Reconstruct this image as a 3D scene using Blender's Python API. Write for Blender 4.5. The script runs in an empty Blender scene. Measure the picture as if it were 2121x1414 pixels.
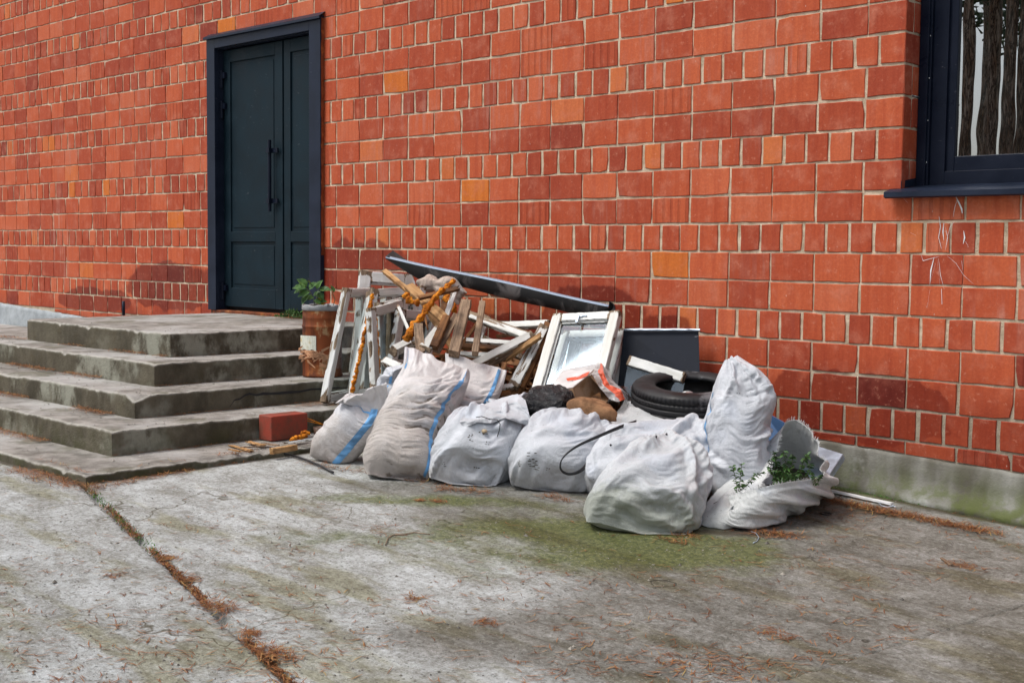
import bpy, bmesh, math, random
import numpy as np
from mathutils import Vector, Matrix

# ---------------------------------------------------------------- scene, camera, light
SC = bpy.context.scene
ZO = 1.11                                    # world z of the camera's datum
CAM = np.array([7.32180468, -5.66054006, -0.00771701 + ZO])
RT = np.array([0.71370546, 0.70037641, 0.00986895])
UP = np.array([-0.05645555, 0.04347487, 0.99745812])
FW = np.array([-0.69816709, 0.71244847, -0.07056839])
FPX, PW, PH = 2640.8, 2121.0, 1414.0
cd = bpy.data.cameras.new('camera'); cam = bpy.data.objects.new('camera', cd)
SC.collection.objects.link(cam); SC.camera = cam
cd.sensor_fit = 'HORIZONTAL'; cd.sensor_width = 36.0; cd.lens = 36.0 * FPX / PW
cd.clip_start = 0.05; cd.clip_end = 2000
M4 = Matrix.Identity(4)
for i in range(3):
    M4[i][0] = RT[i]; M4[i][1] = UP[i]; M4[i][2] = -FW[i]; M4[i][3] = CAM[i]
cam.matrix_world = M4

SUN_EL, SUN_AZ = math.radians(60), math.radians(212)   # azimuth clockwise from +Y
w = bpy.data.worlds.new('World'); SC.world = w; w.use_nodes = True
wn = w.node_tree; bg = wn.nodes['Background']
sky = wn.nodes.new('ShaderNodeTexSky'); sky.sky_type = 'NISHITA'; sky.sun_disc = False
sky.sun_elevation = SUN_EL; sky.sun_rotation = SUN_AZ; sky.dust_density = 4.0; sky.air_density = 1.0; sky.ozone_density = 0.6
hsv = wn.nodes.new('ShaderNodeHueSaturation'); hsv.inputs['Saturation'].default_value = 0.42
wn.links.new(sky.outputs[0], hsv.inputs['Color']); wn.links.new(hsv.outputs[0], bg.inputs[0])
bg.inputs[1].default_value = 0.12
sl = bpy.data.lights.new('sun', 'SUN'); so = bpy.data.objects.new('sun', sl); SC.collection.objects.link(so)
sl.energy = 1.45; sl.angle = math.radians(24); sl.color = (1.0, 0.96, 0.9)
sd = Vector((math.sin(SUN_AZ) * math.cos(SUN_EL), math.cos(SUN_AZ) * math.cos(SUN_EL), math.sin(SUN_EL)))
so.rotation_euler = sd.to_track_quat('Z', 'Y').to_euler(); so.location = (0, -10, 12)
vs = SC.view_settings; vs.view_transform = 'Standard'; vs.look = 'None'; vs.gamma = 1; vs.use_curve_mapping = False
vs.exposure = 0.62

# ---------------------------------------------------------------- small helpers
rnd = random.Random(7); R = np.random.RandomState(11)

def ray(px, py): return FW * FPX + RT * (px - PW / 2) - UP * (py - PH / 2)
def at(px, py, dist):                        # point at view depth dist
    return CAM + ray(px, py) * (dist / FPX)
def aty(px, py, y):                          # point on the plane parallel to the wall
    d = ray(px, py); return CAM + d * ((y - CAM[1]) / d[1])
def atx(px, py, x):
    d = ray(px, py); return CAM + d * ((x - CAM[0]) / d[0])
def atz(px, py, z):
    d = ray(px, py); return CAM + d * ((z - CAM[2]) / d[2])
def sstep(a, b, x):
    t = np.clip((x - a) / (b - a), 0, 1); return t * t * (3 - 2 * t)
def gz(x, y):                                # ground height
    s = sstep(1.0, 2.5, x)
    return -1.11 + ZO + s * (-.05 * (x - 1.8) + .023 * (y + 2.85))
def atg(px, py, up=0.0):
    z = 0.0
    for _ in range(20):
        P = atz(px, py, z + up); z = float(gz(P[0], P[1]))
    return P
def depth(P): return float(np.dot(np.asarray(P) - CAM, FW))
def pix(P):
    d = np.asarray(P) - CAM; z = d @ FW
    return PW / 2 + FPX * (d @ RT) / z, PH / 2 - FPX * (d @ UP) / z

# hashed value noise, n-dimensional (2 or 3), vectorised
def _h(*c):
    h = np.zeros_like(c[0], dtype=np.uint32)
    for k, v in enumerate(c):
        h = (h ^ (v.astype(np.int64) & 0xffffffff).astype(np.uint32) * np.uint32([374761393, 668265263, 2147483647 - 58][k])) * np.uint32(2654435761)
        h ^= h >> np.uint32(15)
    h = h * np.uint32(2246822519); h ^= h >> np.uint32(13)
    return (h & np.uint32(0xffffff)).astype(np.float64) / 16777215.0
def vn(*p):
    p = [np.asarray(q, dtype=np.float64) + 1000.0 for q in p]
    i = [np.floor(q).astype(np.int64) for q in p]; f = [q - k for q, k in zip(p, i)]
    f = [t * t * (3 - 2 * t) for t in f]; out = 0
    for m in range(1 << len(p)):
        wgt = 1.0; c = []
        for k in range(len(p)):
            b = (m >> k) & 1; c.append(i[k] + b); wgt = wgt * (f[k] if b else 1 - f[k])
        out = out + wgt * _h(*c)
    return out * 2 - 1
def fbm(p, o=4, g=.5):
    s = 0; a = 1; n = 0
    for k in range(o):
        s = s + a * vn(*[q * 2 ** k + 17.3 * k for q in p]); n += a; a *= g
    return s / n

def link(name, me, mat=None, parent=None):
    o = bpy.data.objects.new(name, me); SC.collection.objects.link(o)
    if mat is not None and me is not None and not me.materials: me.materials.append(mat)
    if parent is not None: o.parent = parent; o.matrix_parent_inverse = wm(parent).inverted()   # children are given in world space
    return o
def wm(o):
    m = o.matrix_basis.copy()
    return m if o.parent is None else wm(o.parent) @ o.matrix_parent_inverse @ m
def mesh(name, V, F, smooth=False):
    me = bpy.data.meshes.new(name); me.from_pydata([tuple(map(float, v)) for v in V], [], [tuple(map(int, f)) for f in F])
    if smooth: me.polygons.foreach_set('use_smooth', [True] * len(me.polygons))
    me.update(); return me
def mesh_np(name, V, F, smooth=True):        # quads only, fast
    V = np.ascontiguousarray(V, dtype=np.float32).reshape(-1, 3); F = np.ascontiguousarray(F, dtype=np.int32).reshape(-1, 4)
    me = bpy.data.meshes.new(name); me.vertices.add(len(V)); me.vertices.foreach_set('co', V.ravel())
    me.loops.add(F.size); me.loops.foreach_set('vertex_index', F.ravel())
    me.polygons.add(len(F)); me.polygons.foreach_set('loop_start', np.arange(0, F.size, 4, dtype=np.int32))
    me.polygons.foreach_set('loop_total', np.full(len(F), 4, dtype=np.int32))
    if smooth: me.polygons.foreach_set('use_smooth', np.ones(len(F), dtype=bool))
    me.update(calc_edges=True); me.validate(); return me
def attr(me, name, vals):
    a = me.attributes.new(name, 'FLOAT', 'POINT'); a.data.foreach_set('value', np.ascontiguousarray(vals, dtype=np.float32).ravel())
def tag(o, label=None, cat=None, group=None, kind=None):
    if label: o['label'] = label
    if cat: o['category'] = cat
    if group: o['group'] = group
    if kind: o['kind'] = kind
    return o
def empty(name, loc, label=None, cat=None, group=None, kind=None):
    o = bpy.data.objects.new(name, None); SC.collection.objects.link(o); o.location = tuple(map(float, loc)); o.empty_display_size = .1
    return tag(o, label, cat, group, kind)
def grid_faces(nv, nu, wrap=False):
    i = np.arange(nv - 1)[:, None]; j = np.arange(nu if wrap else nu - 1)[None, :]; j2 = (j + 1) % nu
    return np.stack([i * nu + j, i * nu + j2, (i + 1) * nu + j2, (i + 1) * nu + j], -1).reshape(-1, 4)

# ---------------------------------------------------------------- node materials
class NT:
    def __init__(s, name, rough=.6, spec=.5, metal=0.0):
        s.m = bpy.data.materials.new(name); s.m.use_nodes = True; s.t = s.m.node_tree
        s.b = s.t.nodes['Principled BSDF']; s.b.inputs['Roughness'].default_value = rough
        s.b.inputs['Specular IOR Level'].default_value = spec; s.b.inputs['Metallic'].default_value = metal
    def n(s, typ, **kw):
        x = s.t.nodes.new('ShaderNode' + typ)
        for k, v in kw.items(): setattr(x, k, v)
        return x
    def put(s, sock, v):
        if v is None: return
        if hasattr(v, 'is_output') or isinstance(v, bpy.types.NodeSocket): s.t.links.new(v, sock)
        else:
            if isinstance(v, (tuple, list)) and len(v) == 3 and sock.type == 'RGBA': v = (*v, 1)
            sock.default_value = v
    def coord(s, kind='Object', scale=(1, 1, 1), rot=(0, 0, 0), loc=(0, 0, 0)):
        if kind == 'World': o = s.n('NewGeometry').outputs['Position']
        else: o = s.n('TexCoord').outputs[kind]
        m = s.n('Mapping'); s.put(m.inputs['Vector'], o); m.inputs['Scale'].default_value = scale; m.inputs['Rotation'].default_value = rot; m.inputs['Location'].default_value = loc
        return m.outputs[0]
    def noise(s, vec, scale, detail=4, rough=.55, dist=0):
        x = s.n('TexNoise'); s.put(x.inputs['Vector'], vec); x.inputs['Scale'].default_value = scale; x.inputs['Detail'].default_value = detail
        x.inputs['Roughness'].default_value = rough; x.inputs['Distortion'].default_value = dist; return x.outputs['Fac']
    def vor(s, vec, scale, feature='F1', out='Distance', rand=1.0):
        x = s.n('TexVoronoi', feature=feature); s.put(x.inputs['Vector'], vec); x.inputs['Scale'].default_value = scale; x.inputs['Randomness'].default_value = rand; return x.outputs[out]
    def ramp(s, fac, stops, interp='LINEAR'):
        x = s.n('ValToRGB'); s.put(x.inputs[0], fac); e = x.color_ramp.elements; x.color_ramp.interpolation = interp
        while len(e) < len(stops): e.new(.5)
        for k, (p, c) in enumerate(stops):
            e[k].position = p; c = (c, c, c) if isinstance(c, (int, float)) else c; e[k].color = (*c[:3], 1)
        return x.outputs[0]
    def mr(s, v, a, b, c=0.0, d=1.0, smooth=True):
        x = s.n('MapRange'); x.interpolation_type = 'SMOOTHSTEP' if smooth else 'LINEAR'
        s.put(x.inputs[0], v)
        for k, q in zip((1, 2, 3, 4), (a, b, c, d)): x.inputs[k].default_value = q
        return x.outputs[0]
    def mix(s, f, a, b, mode='MIX'):
        x = s.n('Mix', data_type='RGBA', blend_type=mode); s.put(x.inputs[0], f); s.put(x.inputs[6], a); s.put(x.inputs[7], b); return x.outputs[2]
    def math(s, op, a, b=None, c=None, clamp=False):
        x = s.n('Math', operation=op, use_clamp=clamp); s.put(x.inputs[0], a)
        if b is not None: s.put(x.inputs[1], b)
        if c is not None: s.put(x.inputs[2], c)
        return x.outputs[0]
    def attr(s, name, typ='GEOMETRY', out='Fac'):
        x = s.n('Attribute', attribute_name=name, attribute_type=typ); return x.outputs[out]
    def rand(s): return s.n('ObjectInfo').outputs['Random']
    def sep(s, v, i):
        x = s.n('SeparateXYZ'); s.put(x.inputs[0], v); return x.outputs[i]
    def nz(s): return s.sep(s.n('NewGeometry').outputs['Normal'], 2)
    def bump(s, h, dist=.004, strength=1.0, normal=None):
        x = s.n('Bump'); s.put(x.inputs['Height'], h); x.inputs['Distance'].default_value = dist; x.inputs['Strength'].default_value = strength
        if normal is not None: s.put(x.inputs['Normal'], normal)
        return x.outputs[0]
    def done(s, col=None, rough=None, normal=None):
        s.put(s.b.inputs['Base Color'], col)
        if rough is not None: s.put(s.b.inputs['Roughness'], rough)
        if normal is not None: s.put(s.b.inputs['Normal'], normal)
        return s.m

def srgb(r, g, b):
    f = lambda c: (c / 255) / 12.92 if c / 255 <= .04045 else (((c / 255) + .055) / 1.055) ** 2.4
    return (f(r), f(g), f(b))
def flat(name, col, rough=.6, spec=.5, metal=0.0, var=.15, bscale=60, bd=.001):
    s = NT(name, rough, spec, metal); v = s.coord('Object'); n = s.noise(v, 9, 5); n2 = s.noise(v, bscale, 3)
    c = s.mix(s.mr(n, .3, .7), tuple(x * (1 - var) for x in col), tuple(min(1, x * (1 + var)) for x in col))
    return s.done(c, s.mr(n, .3, .7, max(.05, rough - .1), min(1, rough + .1)), s.bump(n2, bd, .6))
MAT = {}
def mat_brick(geom):
    s = NT('brick_clay' if not geom else 'brick_clay_far', .75, .25)
    T = s.attr('tone', 'OBJECT' if not geom else 'GEOMETRY'); Rb = s.attr('ribs', 'OBJECT' if not geom else 'GEOMETRY')
    v = s.coord('World'); big = s.noise(v, 1.3, 4); med = s.noise(v, 9, 5, .6); fine = s.noise(v, 70, 4, .65)
    vs_ = s.coord('World', (26, 26, 1.6)); streak = s.noise(vs_, 1, 4, .6)
    base = s.ramp(T, [(0, (.20, .034, .022)), (.25, (.33, .055, .026)), (.5, (.45, .083, .032)), (.75, (.54, .118, .045)), (.88, (.58, .165, .08)), (.93, (.60, .16, .03)), (1, (.66, .20, .022))])
    c = s.mix(s.mr(streak, .35, .72, 0, .55), base, s.mix(1.0, base, (.72, .5, .5), 'MULTIPLY'))
    c = s.mix(s.mr(med, .47, .72, 0, .42), c, (.60, .22, .14))
    # efflorescence and rain streaks
    e = s.math('MULTIPLY', s.mr(big, .52, .72, 0, 1), s.mr(streak, .45, .65, 0, .55)); c = s.mix(s.math('MULTIPLY', e, .8), c, (.58, .32, .25))
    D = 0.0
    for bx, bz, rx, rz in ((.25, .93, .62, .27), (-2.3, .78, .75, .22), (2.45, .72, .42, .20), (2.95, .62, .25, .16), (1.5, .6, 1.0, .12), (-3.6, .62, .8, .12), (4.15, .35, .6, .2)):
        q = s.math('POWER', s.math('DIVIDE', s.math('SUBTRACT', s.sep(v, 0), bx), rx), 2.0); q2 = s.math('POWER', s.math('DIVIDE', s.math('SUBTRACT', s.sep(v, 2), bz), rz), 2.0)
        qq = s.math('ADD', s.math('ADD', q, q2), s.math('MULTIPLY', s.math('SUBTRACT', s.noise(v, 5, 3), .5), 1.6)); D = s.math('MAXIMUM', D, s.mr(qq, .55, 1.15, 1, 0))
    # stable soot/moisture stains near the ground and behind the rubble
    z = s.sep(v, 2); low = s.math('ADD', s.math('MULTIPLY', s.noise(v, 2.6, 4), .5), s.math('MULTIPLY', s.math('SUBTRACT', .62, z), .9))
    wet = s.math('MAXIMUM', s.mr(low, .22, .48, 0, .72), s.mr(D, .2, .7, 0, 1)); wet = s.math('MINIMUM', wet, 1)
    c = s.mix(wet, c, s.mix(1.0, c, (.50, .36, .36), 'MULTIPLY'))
    pit = s.vor(v, 150, 'F1'); pits = s.math('MULTIPLY', s.mr(pit, .06, .22, 1, 0), s.mr(med, .5, .62))
    c = s.mix(s.math('MULTIPLY', pits, .55), c, (.10, .025, .02))
    spk = s.mr(s.vor(s.coord('World', (1, 1, .45)), 23, 'F1'), .03, .07, 1, 0); spk = s.math('MULTIPLY', spk, s.mr(s.noise(v, 3, 2), .5, .6)); c = s.mix(s.math('MULTIPLY', spk, .6), c, (.6, .52, .46))
    c = s.mix(s.mr(fine, .42, .62, .22, 0), c, s.mix(1.0, c, (.55, .45, .45), 'MULTIPLY')); c = s.mix(s.mr(s.noise(v, 28, 5, .7), .56, .70, 0, .35), c, (.62, .27, .18))
    # a few bricks carry vertical keying ribs
    px = s.math('SINE', s.math('MULTIPLY', s.sep(v, 0), 120)); rib = s.math('MULTIPLY', s.mr(px, .2, .8), Rb)
    c = s.mix(s.math('MULTIPLY', rib, .45), c, s.mix(1.0, c, (.6, .5, .5), 'MULTIPLY'))
    h = s.math('ADD', s.math('MULTIPLY', fine, .35), s.math('MULTIPLY', med, .9)); h = s.math('SUBTRACT', h, s.math('MULTIPLY', pits, .6)); h = s.math('SUBTRACT', h, s.math('MULTIPLY', rib, .9))
    return s.done(c, s.mr(wet, 0, 1, .78, .5), s.bump(h, .0035, .8))
def mat_mortar():
    s = NT('mortar', .95, .2); v = s.coord('World'); a = s.noise(v, 14, 5, .6); b = s.noise(v, 120, 4, .7); g = s.noise(v, 1.1, 4)
    c = s.mix(s.mr(a, .3, .7), (.42, .33, .23), (.72, .60, .45)); c = s.mix(s.mr(g, .5, .7, 0, .5), c, (.62, .50, .38))
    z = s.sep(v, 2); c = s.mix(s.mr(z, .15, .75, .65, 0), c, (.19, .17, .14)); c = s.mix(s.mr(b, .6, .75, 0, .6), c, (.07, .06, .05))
    return s.done(c, None, s.bump(s.math('ADD', s.math('MULTIPLY', a, .8), b), .006, 1))
def mat_concrete_steps():
    s = NT('old_concrete', .9, .25); v = s.coord('World'); big = s.noise(v, 1.7, 5, .6); med = s.noise(v, 8, 6, .65); fine = s.noise(v, 90, 4, .7)
    vst = s.coord('World', (5, 5, 3.4)); st = s.noise(vst, 1, 5, .65)
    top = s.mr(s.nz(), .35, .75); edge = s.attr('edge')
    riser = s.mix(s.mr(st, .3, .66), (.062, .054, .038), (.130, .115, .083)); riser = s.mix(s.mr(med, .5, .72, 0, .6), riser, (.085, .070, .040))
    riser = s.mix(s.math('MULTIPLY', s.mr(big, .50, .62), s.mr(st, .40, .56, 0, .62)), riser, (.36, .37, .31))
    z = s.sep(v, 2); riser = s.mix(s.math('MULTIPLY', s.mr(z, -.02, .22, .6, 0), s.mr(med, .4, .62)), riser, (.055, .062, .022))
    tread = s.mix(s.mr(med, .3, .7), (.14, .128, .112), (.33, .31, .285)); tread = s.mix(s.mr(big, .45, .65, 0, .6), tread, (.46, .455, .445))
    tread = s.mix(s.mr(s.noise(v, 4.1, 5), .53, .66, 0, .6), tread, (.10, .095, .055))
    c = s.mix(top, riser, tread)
    c = s.mix(s.math('MULTIPLY', s.mr(edge, .35, .95), s.mr(s.noise(v, 22, 4), .3, .6, .2, .85)), c, (.40, .385, .345))
    c = s.mix(s.mr(fine, .62, .75, 0, .5), c, (.04, .037, .03))
    cr = s.mr(s.noise(s.coord('World', (1, 1, 1), loc=(3, 1, 7)), 5, 3), .495, .505, 0, 1, False)
    return s.done(c, None, s.bump(s.math('ADD', s.math('MULTIPLY', med, 1.2), s.math('MULTIPLY', fine, .5)), .012, .9))
def mat_plinth():
    s = NT('plinth_concrete', .85, .3); v = s.coord('World'); big = s.noise(v, 2.2, 5, .6); med = s.noise(v, 11, 6, .65); fine = s.noise(v, 90, 4, .7)
    c = s.mix(s.mr(s.noise(s.coord('World', (3.5, 3.5, 1)), 1, 4), .38, .62), (.105, .098, .078), (.26, .26, .235)); c = s.mix(s.mr(big, .56, .66, 0, .7), c, (.50, .52, .50))
    z = s.sep(v, 2); c = s.mix(s.math('MULTIPLY', s.mr(z, -.12, .16, .9, 0), s.mr(med, .35, .6)), c, (.10, .125, .03))
    c = s.mix(s.mr(s.sep(v, 0), -2.5, -1, .75, 0), c, s.mix(s.mr(med, .3, .7), (.30, .34, .37), (.45, .50, .55)))
    return s.done(c, None, s.bump(s.math('ADD', med, s.math('MULTIPLY', fine, .4)), .008, .8))
def mat_ground():
    s = NT('paving_concrete', .85, .3); v = s.coord('World'); wet = s.attr('wet'); alg = s.attr('algae'); soil = s.attr('soil')
    vr = s.coord('World', (2.2, 4.2, 1), (0, 0, math.radians(32))); st = s.noise(vr, 1.4, 8, .72, .6)
    med = s.noise(v, 5.5, 9, .74, .5); fine = s.noise(v, 46, 8, .85); scr = s.noise(s.coord('World', (5, 48, 5), (0, 0, math.radians(24))), 1.5, 6, .75, .8); grit = s.vor(v, 80, 'F1', 'Color'); gv = s.sep(grit, 0); gd = s.vor(v, 80, 'F1')
    pat = s.math('ADD', s.math('MULTIPLY', st, .25), s.math('ADD', s.math('MULTIPLY', med, .22), s.math('MULTIPLY', s.math('ADD', s.math('MULTIPLY', fine, .82), s.math('MULTIPLY', scr, .18)), .55)))
    dry = s.ramp(pat, [(.38, (.14, .14, .118)), (.47, (.25, .25, .232)), (.53, (.385, .40, .395)), (.62, (.58, .61, .625))]); 
    wetc = s.ramp(pat, [(.38, (.058, .055, .043)), (.47, (.115, .112, .095)), (.54, (.215, .213, .195)), (.62, (.38, .38, .37))])
    crk = s.math('MULTIPLY', s.mr(s.math('ABSOLUTE', s.math('SUBTRACT', s.noise(s.coord('World', (1, 1, 1), (0, 0, 1.1), (5, 2, 0)), .75, 5, .55), .5)), .0, .004, 1, 0), s.mr(s.noise(v, .9, 2), .45, .6))
    dry = s.mix(crk, dry, (.12, .11, .085)); wetc = s.mix(crk, wetc, (.03, .028, .02))
    dam = s.math('ADD', wet, s.math('MULTIPLY', s.math('SUBTRACT', med, .5), 1.1)); c = s.mix(s.mr(dam, .25, .75), dry, wetc)
    alm = s.math('ADD', alg, s.math('MULTIPLY', s.math('SUBTRACT', s.noise(v, 5, 7, .7), .5), 1.5)); al = s.mr(alm, .32, .95)
    c = s.mix(s.math('MULTIPLY', al, .85), c, s.mix(s.mr(fine, .4, .6), (.040, .055, .010), (.135, .15, .035)))
    olive = s.math('MULTIPLY', s.mr(s.noise(s.coord('World', (1.2, 4, 1), (0, 0, math.radians(35))), 1.1, 5, .6),   .50, .64), .75); c = s.mix(olive, c, s.mix(1.0, c, (.60, .56, .36), 'MULTIPLY'))
    c = s.mix(s.math('MULTIPLY', s.mr(gv, .78, .8), s.mr(gd, .28, .4, .55, 0)), c, (.045, .043, .036))
    c = s.mix(s.math('MULTIPLY', s.mr(gv, .15, .13), s.mr(gd, .28, .36, .3, 0)), c, (.45, .45, .43))
    pin = s.mr(s.noise(v, 120, 3, .7), .62, .70, 0, .75); c = s.mix(pin, c, (.05, .04, .03))
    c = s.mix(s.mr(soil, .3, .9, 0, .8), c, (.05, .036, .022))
    h = s.math('ADD', s.math('ADD', s.math('MULTIPLY', st, 1.3), s.math('MULTIPLY', med, .8)), s.math('MULTIPLY', fine, .35))
    return s.done(c, s.mr(dam, .3, .8, .9, .55), s.bump(h, .012, .85))
def mat_paintwood():
    s = NT('worn_white_paint', .55, .4); v = s.coord('Object'); vl = s.coord('Object', (1.2, 14, 14)); r = s.rand()
    off = s.n('VectorMath', operation='ADD'); s.put(off.inputs[0], vl); s.put(off.inputs[1], s.math('MULTIPLY', r, 37)); vl = off.outputs[0]
    g = s.noise(vl, 3.0, 6, .65); n = s.noise(vl, 1.4, 6, .7); big = s.noise(vl, .6, 3)
    paint = s.mix(s.mr(n, .35, .7), (.50, .51, .48), (.74, .76, .76)); paint = s.mix(s.mr(big, .5, .75, 0, .5), paint, (.44, .42, .36))
    wood = s.mix(s.mr(g, .35, .65), (.075, .05, .03), (.27, .20, .135)); chip = s.mr(s.math('ADD', n, s.math('MULTIPLY', s.attr('wear'), .35)), .655, .675)
    crack = s.mr(s.noise(s.coord('Object', (4, 60, 60)), 2.2, 3, .6), .70, .73)
    c = s.mix(s.math('MULTIPLY', crack, .6), paint, (.12, .10, .08)); c = s.mix(chip, c, wood)
    return s.done(c, s.mr(chip, 0, 1, .45, .85), s.bump(s.math('SUBTRACT', s.math('MULTIPLY', g, .4), chip), .0015, .8))
def mat_wood(name, a, b, dark):
    s = NT(name, .75, .3); r = s.rand(); vl = s.coord('Object', (1, 13, 13)); off = s.n('VectorMath', operation='ADD'); s.put(off.inputs[0], vl); s.put(off.inputs[1], s.math('MULTIPLY', r, 53)); vl = off.outputs[0]
    g = s.noise(vl, 3.2, 7, .68, .8); f = s.noise(s.coord('Object', (3, 90, 90)), 2, 4, .7); st = s.noise(s.coord('Object'), 6, 4)
    c = s.mix(s.mr(g, .32, .66), a, b); c = s.mix(s.mr(f, .5, .72, 0, .7), c, dark); c = s.mix(s.mr(st, .48, .66, 0, .75), c, tuple(x * .45 for x in a))
    return s.done(c, None, s.bump(s.math('ADD', g, f), .003, .9))
def mat_sack(name, clean, dirt, dirtamt, cs=.35):
    s = NT(name, .55, .35); v = s.coord('Object'); dr = s.attr('dirt'); cv = s.attr('crease'); n = s.noise(v, 6, 6, .65); n2 = s.noise(v, 22, 5, .65); inner = s.vor(s.coord('Object', (1, 1, 1)), 9, 'SMOOTH_F1', 'Color')
    c = s.mix(s.mr(n, .35, .7), clean, tuple(x * .86 for x in clean)); c = s.mix(s.mr(s.sep(inner, 0), .55, .85, 0, .32), c, (.44, .50, .60)); c = s.mix(s.mr(s.sep(inner, 1), .65, .9, 0, .16), c, (.66, .48, .43))
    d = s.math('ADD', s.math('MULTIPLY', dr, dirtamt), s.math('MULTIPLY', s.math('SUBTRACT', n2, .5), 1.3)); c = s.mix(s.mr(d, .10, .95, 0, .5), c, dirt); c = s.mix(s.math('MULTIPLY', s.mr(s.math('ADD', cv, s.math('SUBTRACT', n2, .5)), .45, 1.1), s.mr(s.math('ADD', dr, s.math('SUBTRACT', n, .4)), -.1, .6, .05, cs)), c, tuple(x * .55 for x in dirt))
    spk = s.math('MULTIPLY', s.mr(s.vor(v, 30, 'F1'), .05, .11, 1, 0), s.mr(s.noise(v, 7, 3), .52, .6)); c = s.mix(s.math('MULTIPLY', spk, .8), c, (.05, .045, .04))
    crz = s.noise(s.coord('Object', (1, 1, 1)), 9, 6, .62, 1.6); crz2 = s.noise(s.coord('Object', (1.4, 1.4, .7)), 24, 4, .6, 1.4); ridg = s.math('MINIMUM', s.math('ABSOLUTE', s.math('SUBTRACT', crz, .5)), s.math('MULTIPLY', s.math('ABSOLUTE', s.math('SUBTRACT', crz2, .5)), 1.3)); wv = s.math('SINE', s.math('MULTIPLY', s.attr('vv'), 900.0)); wu = s.math('SINE', s.math('MULTIPLY', s.attr('uu'), 900.0))
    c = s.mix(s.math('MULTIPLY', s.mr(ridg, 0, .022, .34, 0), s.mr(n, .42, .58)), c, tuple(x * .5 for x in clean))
    h = s.math('ADD', s.math('MULTIPLY', s.mr(ridg, 0, .06, 1, 0), .28), s.math('MULTIPLY', s.math('ADD', wv, wu), .035)); h = s.math('ADD', h, s.math('MULTIPLY', n2, .5))
    s.b.inputs['Sheen Weight'].default_value = .1
    try: s.b.inputs['Subsurface Weight'].default_value = .0
    except Exception: pass
    m = s.done(c, s.mr(n, .3, .7, .42, .62), s.bump(h, .006, .6))
    return m
def mat_glass():
    s = NT('window_glass', .03, .9); s.b.inputs['Transmission Weight'].default_value = 0.0
    t = s.t; g = s.n('BsdfGlossy'); g.inputs['Roughness'].default_value = .04; g.inputs[0].default_value = (.42, .52, .62, 1); tr = s.n('BsdfTransparent'); tr.inputs[0].default_value = (.78, .84, .83, 1)
    fr = s.n('Fresnel'); fr.inputs[0].default_value = 1.6; mx = s.n('MixShader'); f = s.math('ADD', s.math('MULTIPLY', fr.outputs[0], 1.3), .06, clamp=True)
    s.put(mx.inputs[0], f); s.put(mx.inputs[1], tr.outputs[0]); s.put(mx.inputs[2], g.outputs[0])
    dn = s.noise(s.coord('Object'), 4, 5); df = s.n('BsdfDiffuse'); df.inputs[0].default_value = (.5, .5, .48, 1); m2 = s.n('MixShader'); s.put(m2.inputs[0], s.mr(dn, .45, .8, .03, .16)); s.put(m2.inputs[1], mx.outputs[0]); s.put(m2.inputs[2], df.outputs[0])
    t.links.new(m2.outputs[0], t.nodes['Material Output'].inputs[0]); return s.m
def mat_mirror_glass():
    s = NT('dark_window_glass', .02, 1.0); g = s.n('BsdfGlossy'); g.inputs['Roughness'].default_value = .004; g.inputs[0].default_value = (.78, .80, .82, 1)
    tr = s.n('BsdfTransparent'); tr.inputs[0].default_value = (.45, .5, .5, 1); mx = s.n('MixShader'); s.put(mx.inputs[0], .50); s.put(mx.inputs[1], tr.outputs[0]); s.put(mx.inputs[2], g.outputs[0])
    bp = s.bump(s.noise(s.coord('World'), 1.6, 2), .003, .3); s.put(g.inputs['Normal'], bp)
    s.t.links.new(mx.outputs[0], s.t.nodes['Material Output'].inputs[0]); return s.m
def mat_rust():
    s = NT('rusty_steel', .7, .4, .2); v = s.coord('Object'); n = s.noise(v, 8, 6, .65); st = s.noise(s.coord('Object', (14, 14, 1.5)), 1, 5, .6)
    c = s.mix(s.mr(st, .3, .65), (.06, .016, .007), (.24, .06, .016)); c = s.mix(s.mr(n, .5, .68, 0, .7), c, (.44, .15, .035)); c = s.mix(s.mr(s.math('MULTIPLY', st, n), .33, .42, 0, .7), c, (.48, .36, .2))
    return s.done(c, None, s.bump(n, .003, .8))
def mat_tyre():
    s = NT('tyre_rubber', .5, .32); v = s.coord('Object'); n = s.noise(v, 7, 6, .7); d = s.attr('dirt')
    c = s.mix(s.mr(n, .35, .7), (.008, .008, .009), (.022, .022, .025)); c = s.mix(s.mr(s.math('ADD', d, s.math('MULTIPLY', s.math('SUBTRACT', n, .5), 2.2)), .35, 1.0, 0, .75), c, (.22, .21, .175))
    c = s.mix(s.mr(s.noise(v, 2.6, 6, .7), .56, .66, 0, .4), c, (.30, .30, .32))
    return s.done(c, s.mr(n, .3, .7, .38, .7), s.bump(s.noise(v, 60, 4), .0015, .6))
def mat_foam():
    s = NT('orange_foam', .8, .2); v = s.coord('Object'); n = s.noise(v, 35, 5); p = s.vor(v, 55, 'F1'); c = s.mix(s.mr(n, .3, .7), (.40, .10, .006), (.72, .27, .02)); c = s.mix(s.mr(s.noise(v, 9, 4), .5, .65, 0, .7), c, (.25, .07, .008)); return s.done(c, None, s.bump(s.math('ADD', n, p), .012, 1))
def mat_steel(name, a, b, rough=.45, metal=.0):
    s = NT(name, rough, .14, metal); v = s.coord('Object'); n = s.noise(v, 5, 5, .6); d = s.noise(s.coord('Object', (1, 1, 3)), 26, 4, .7)
    c = s.mix(s.mr(n, .3, .7), a, b); c = s.mix(s.mr(d, .66, .76, 0, .35), c, (.35, .36, .38)); return s.done(c, s.mr(n, .3, .7, rough - .1, rough + .12), s.bump(n, .004, .25))
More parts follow.
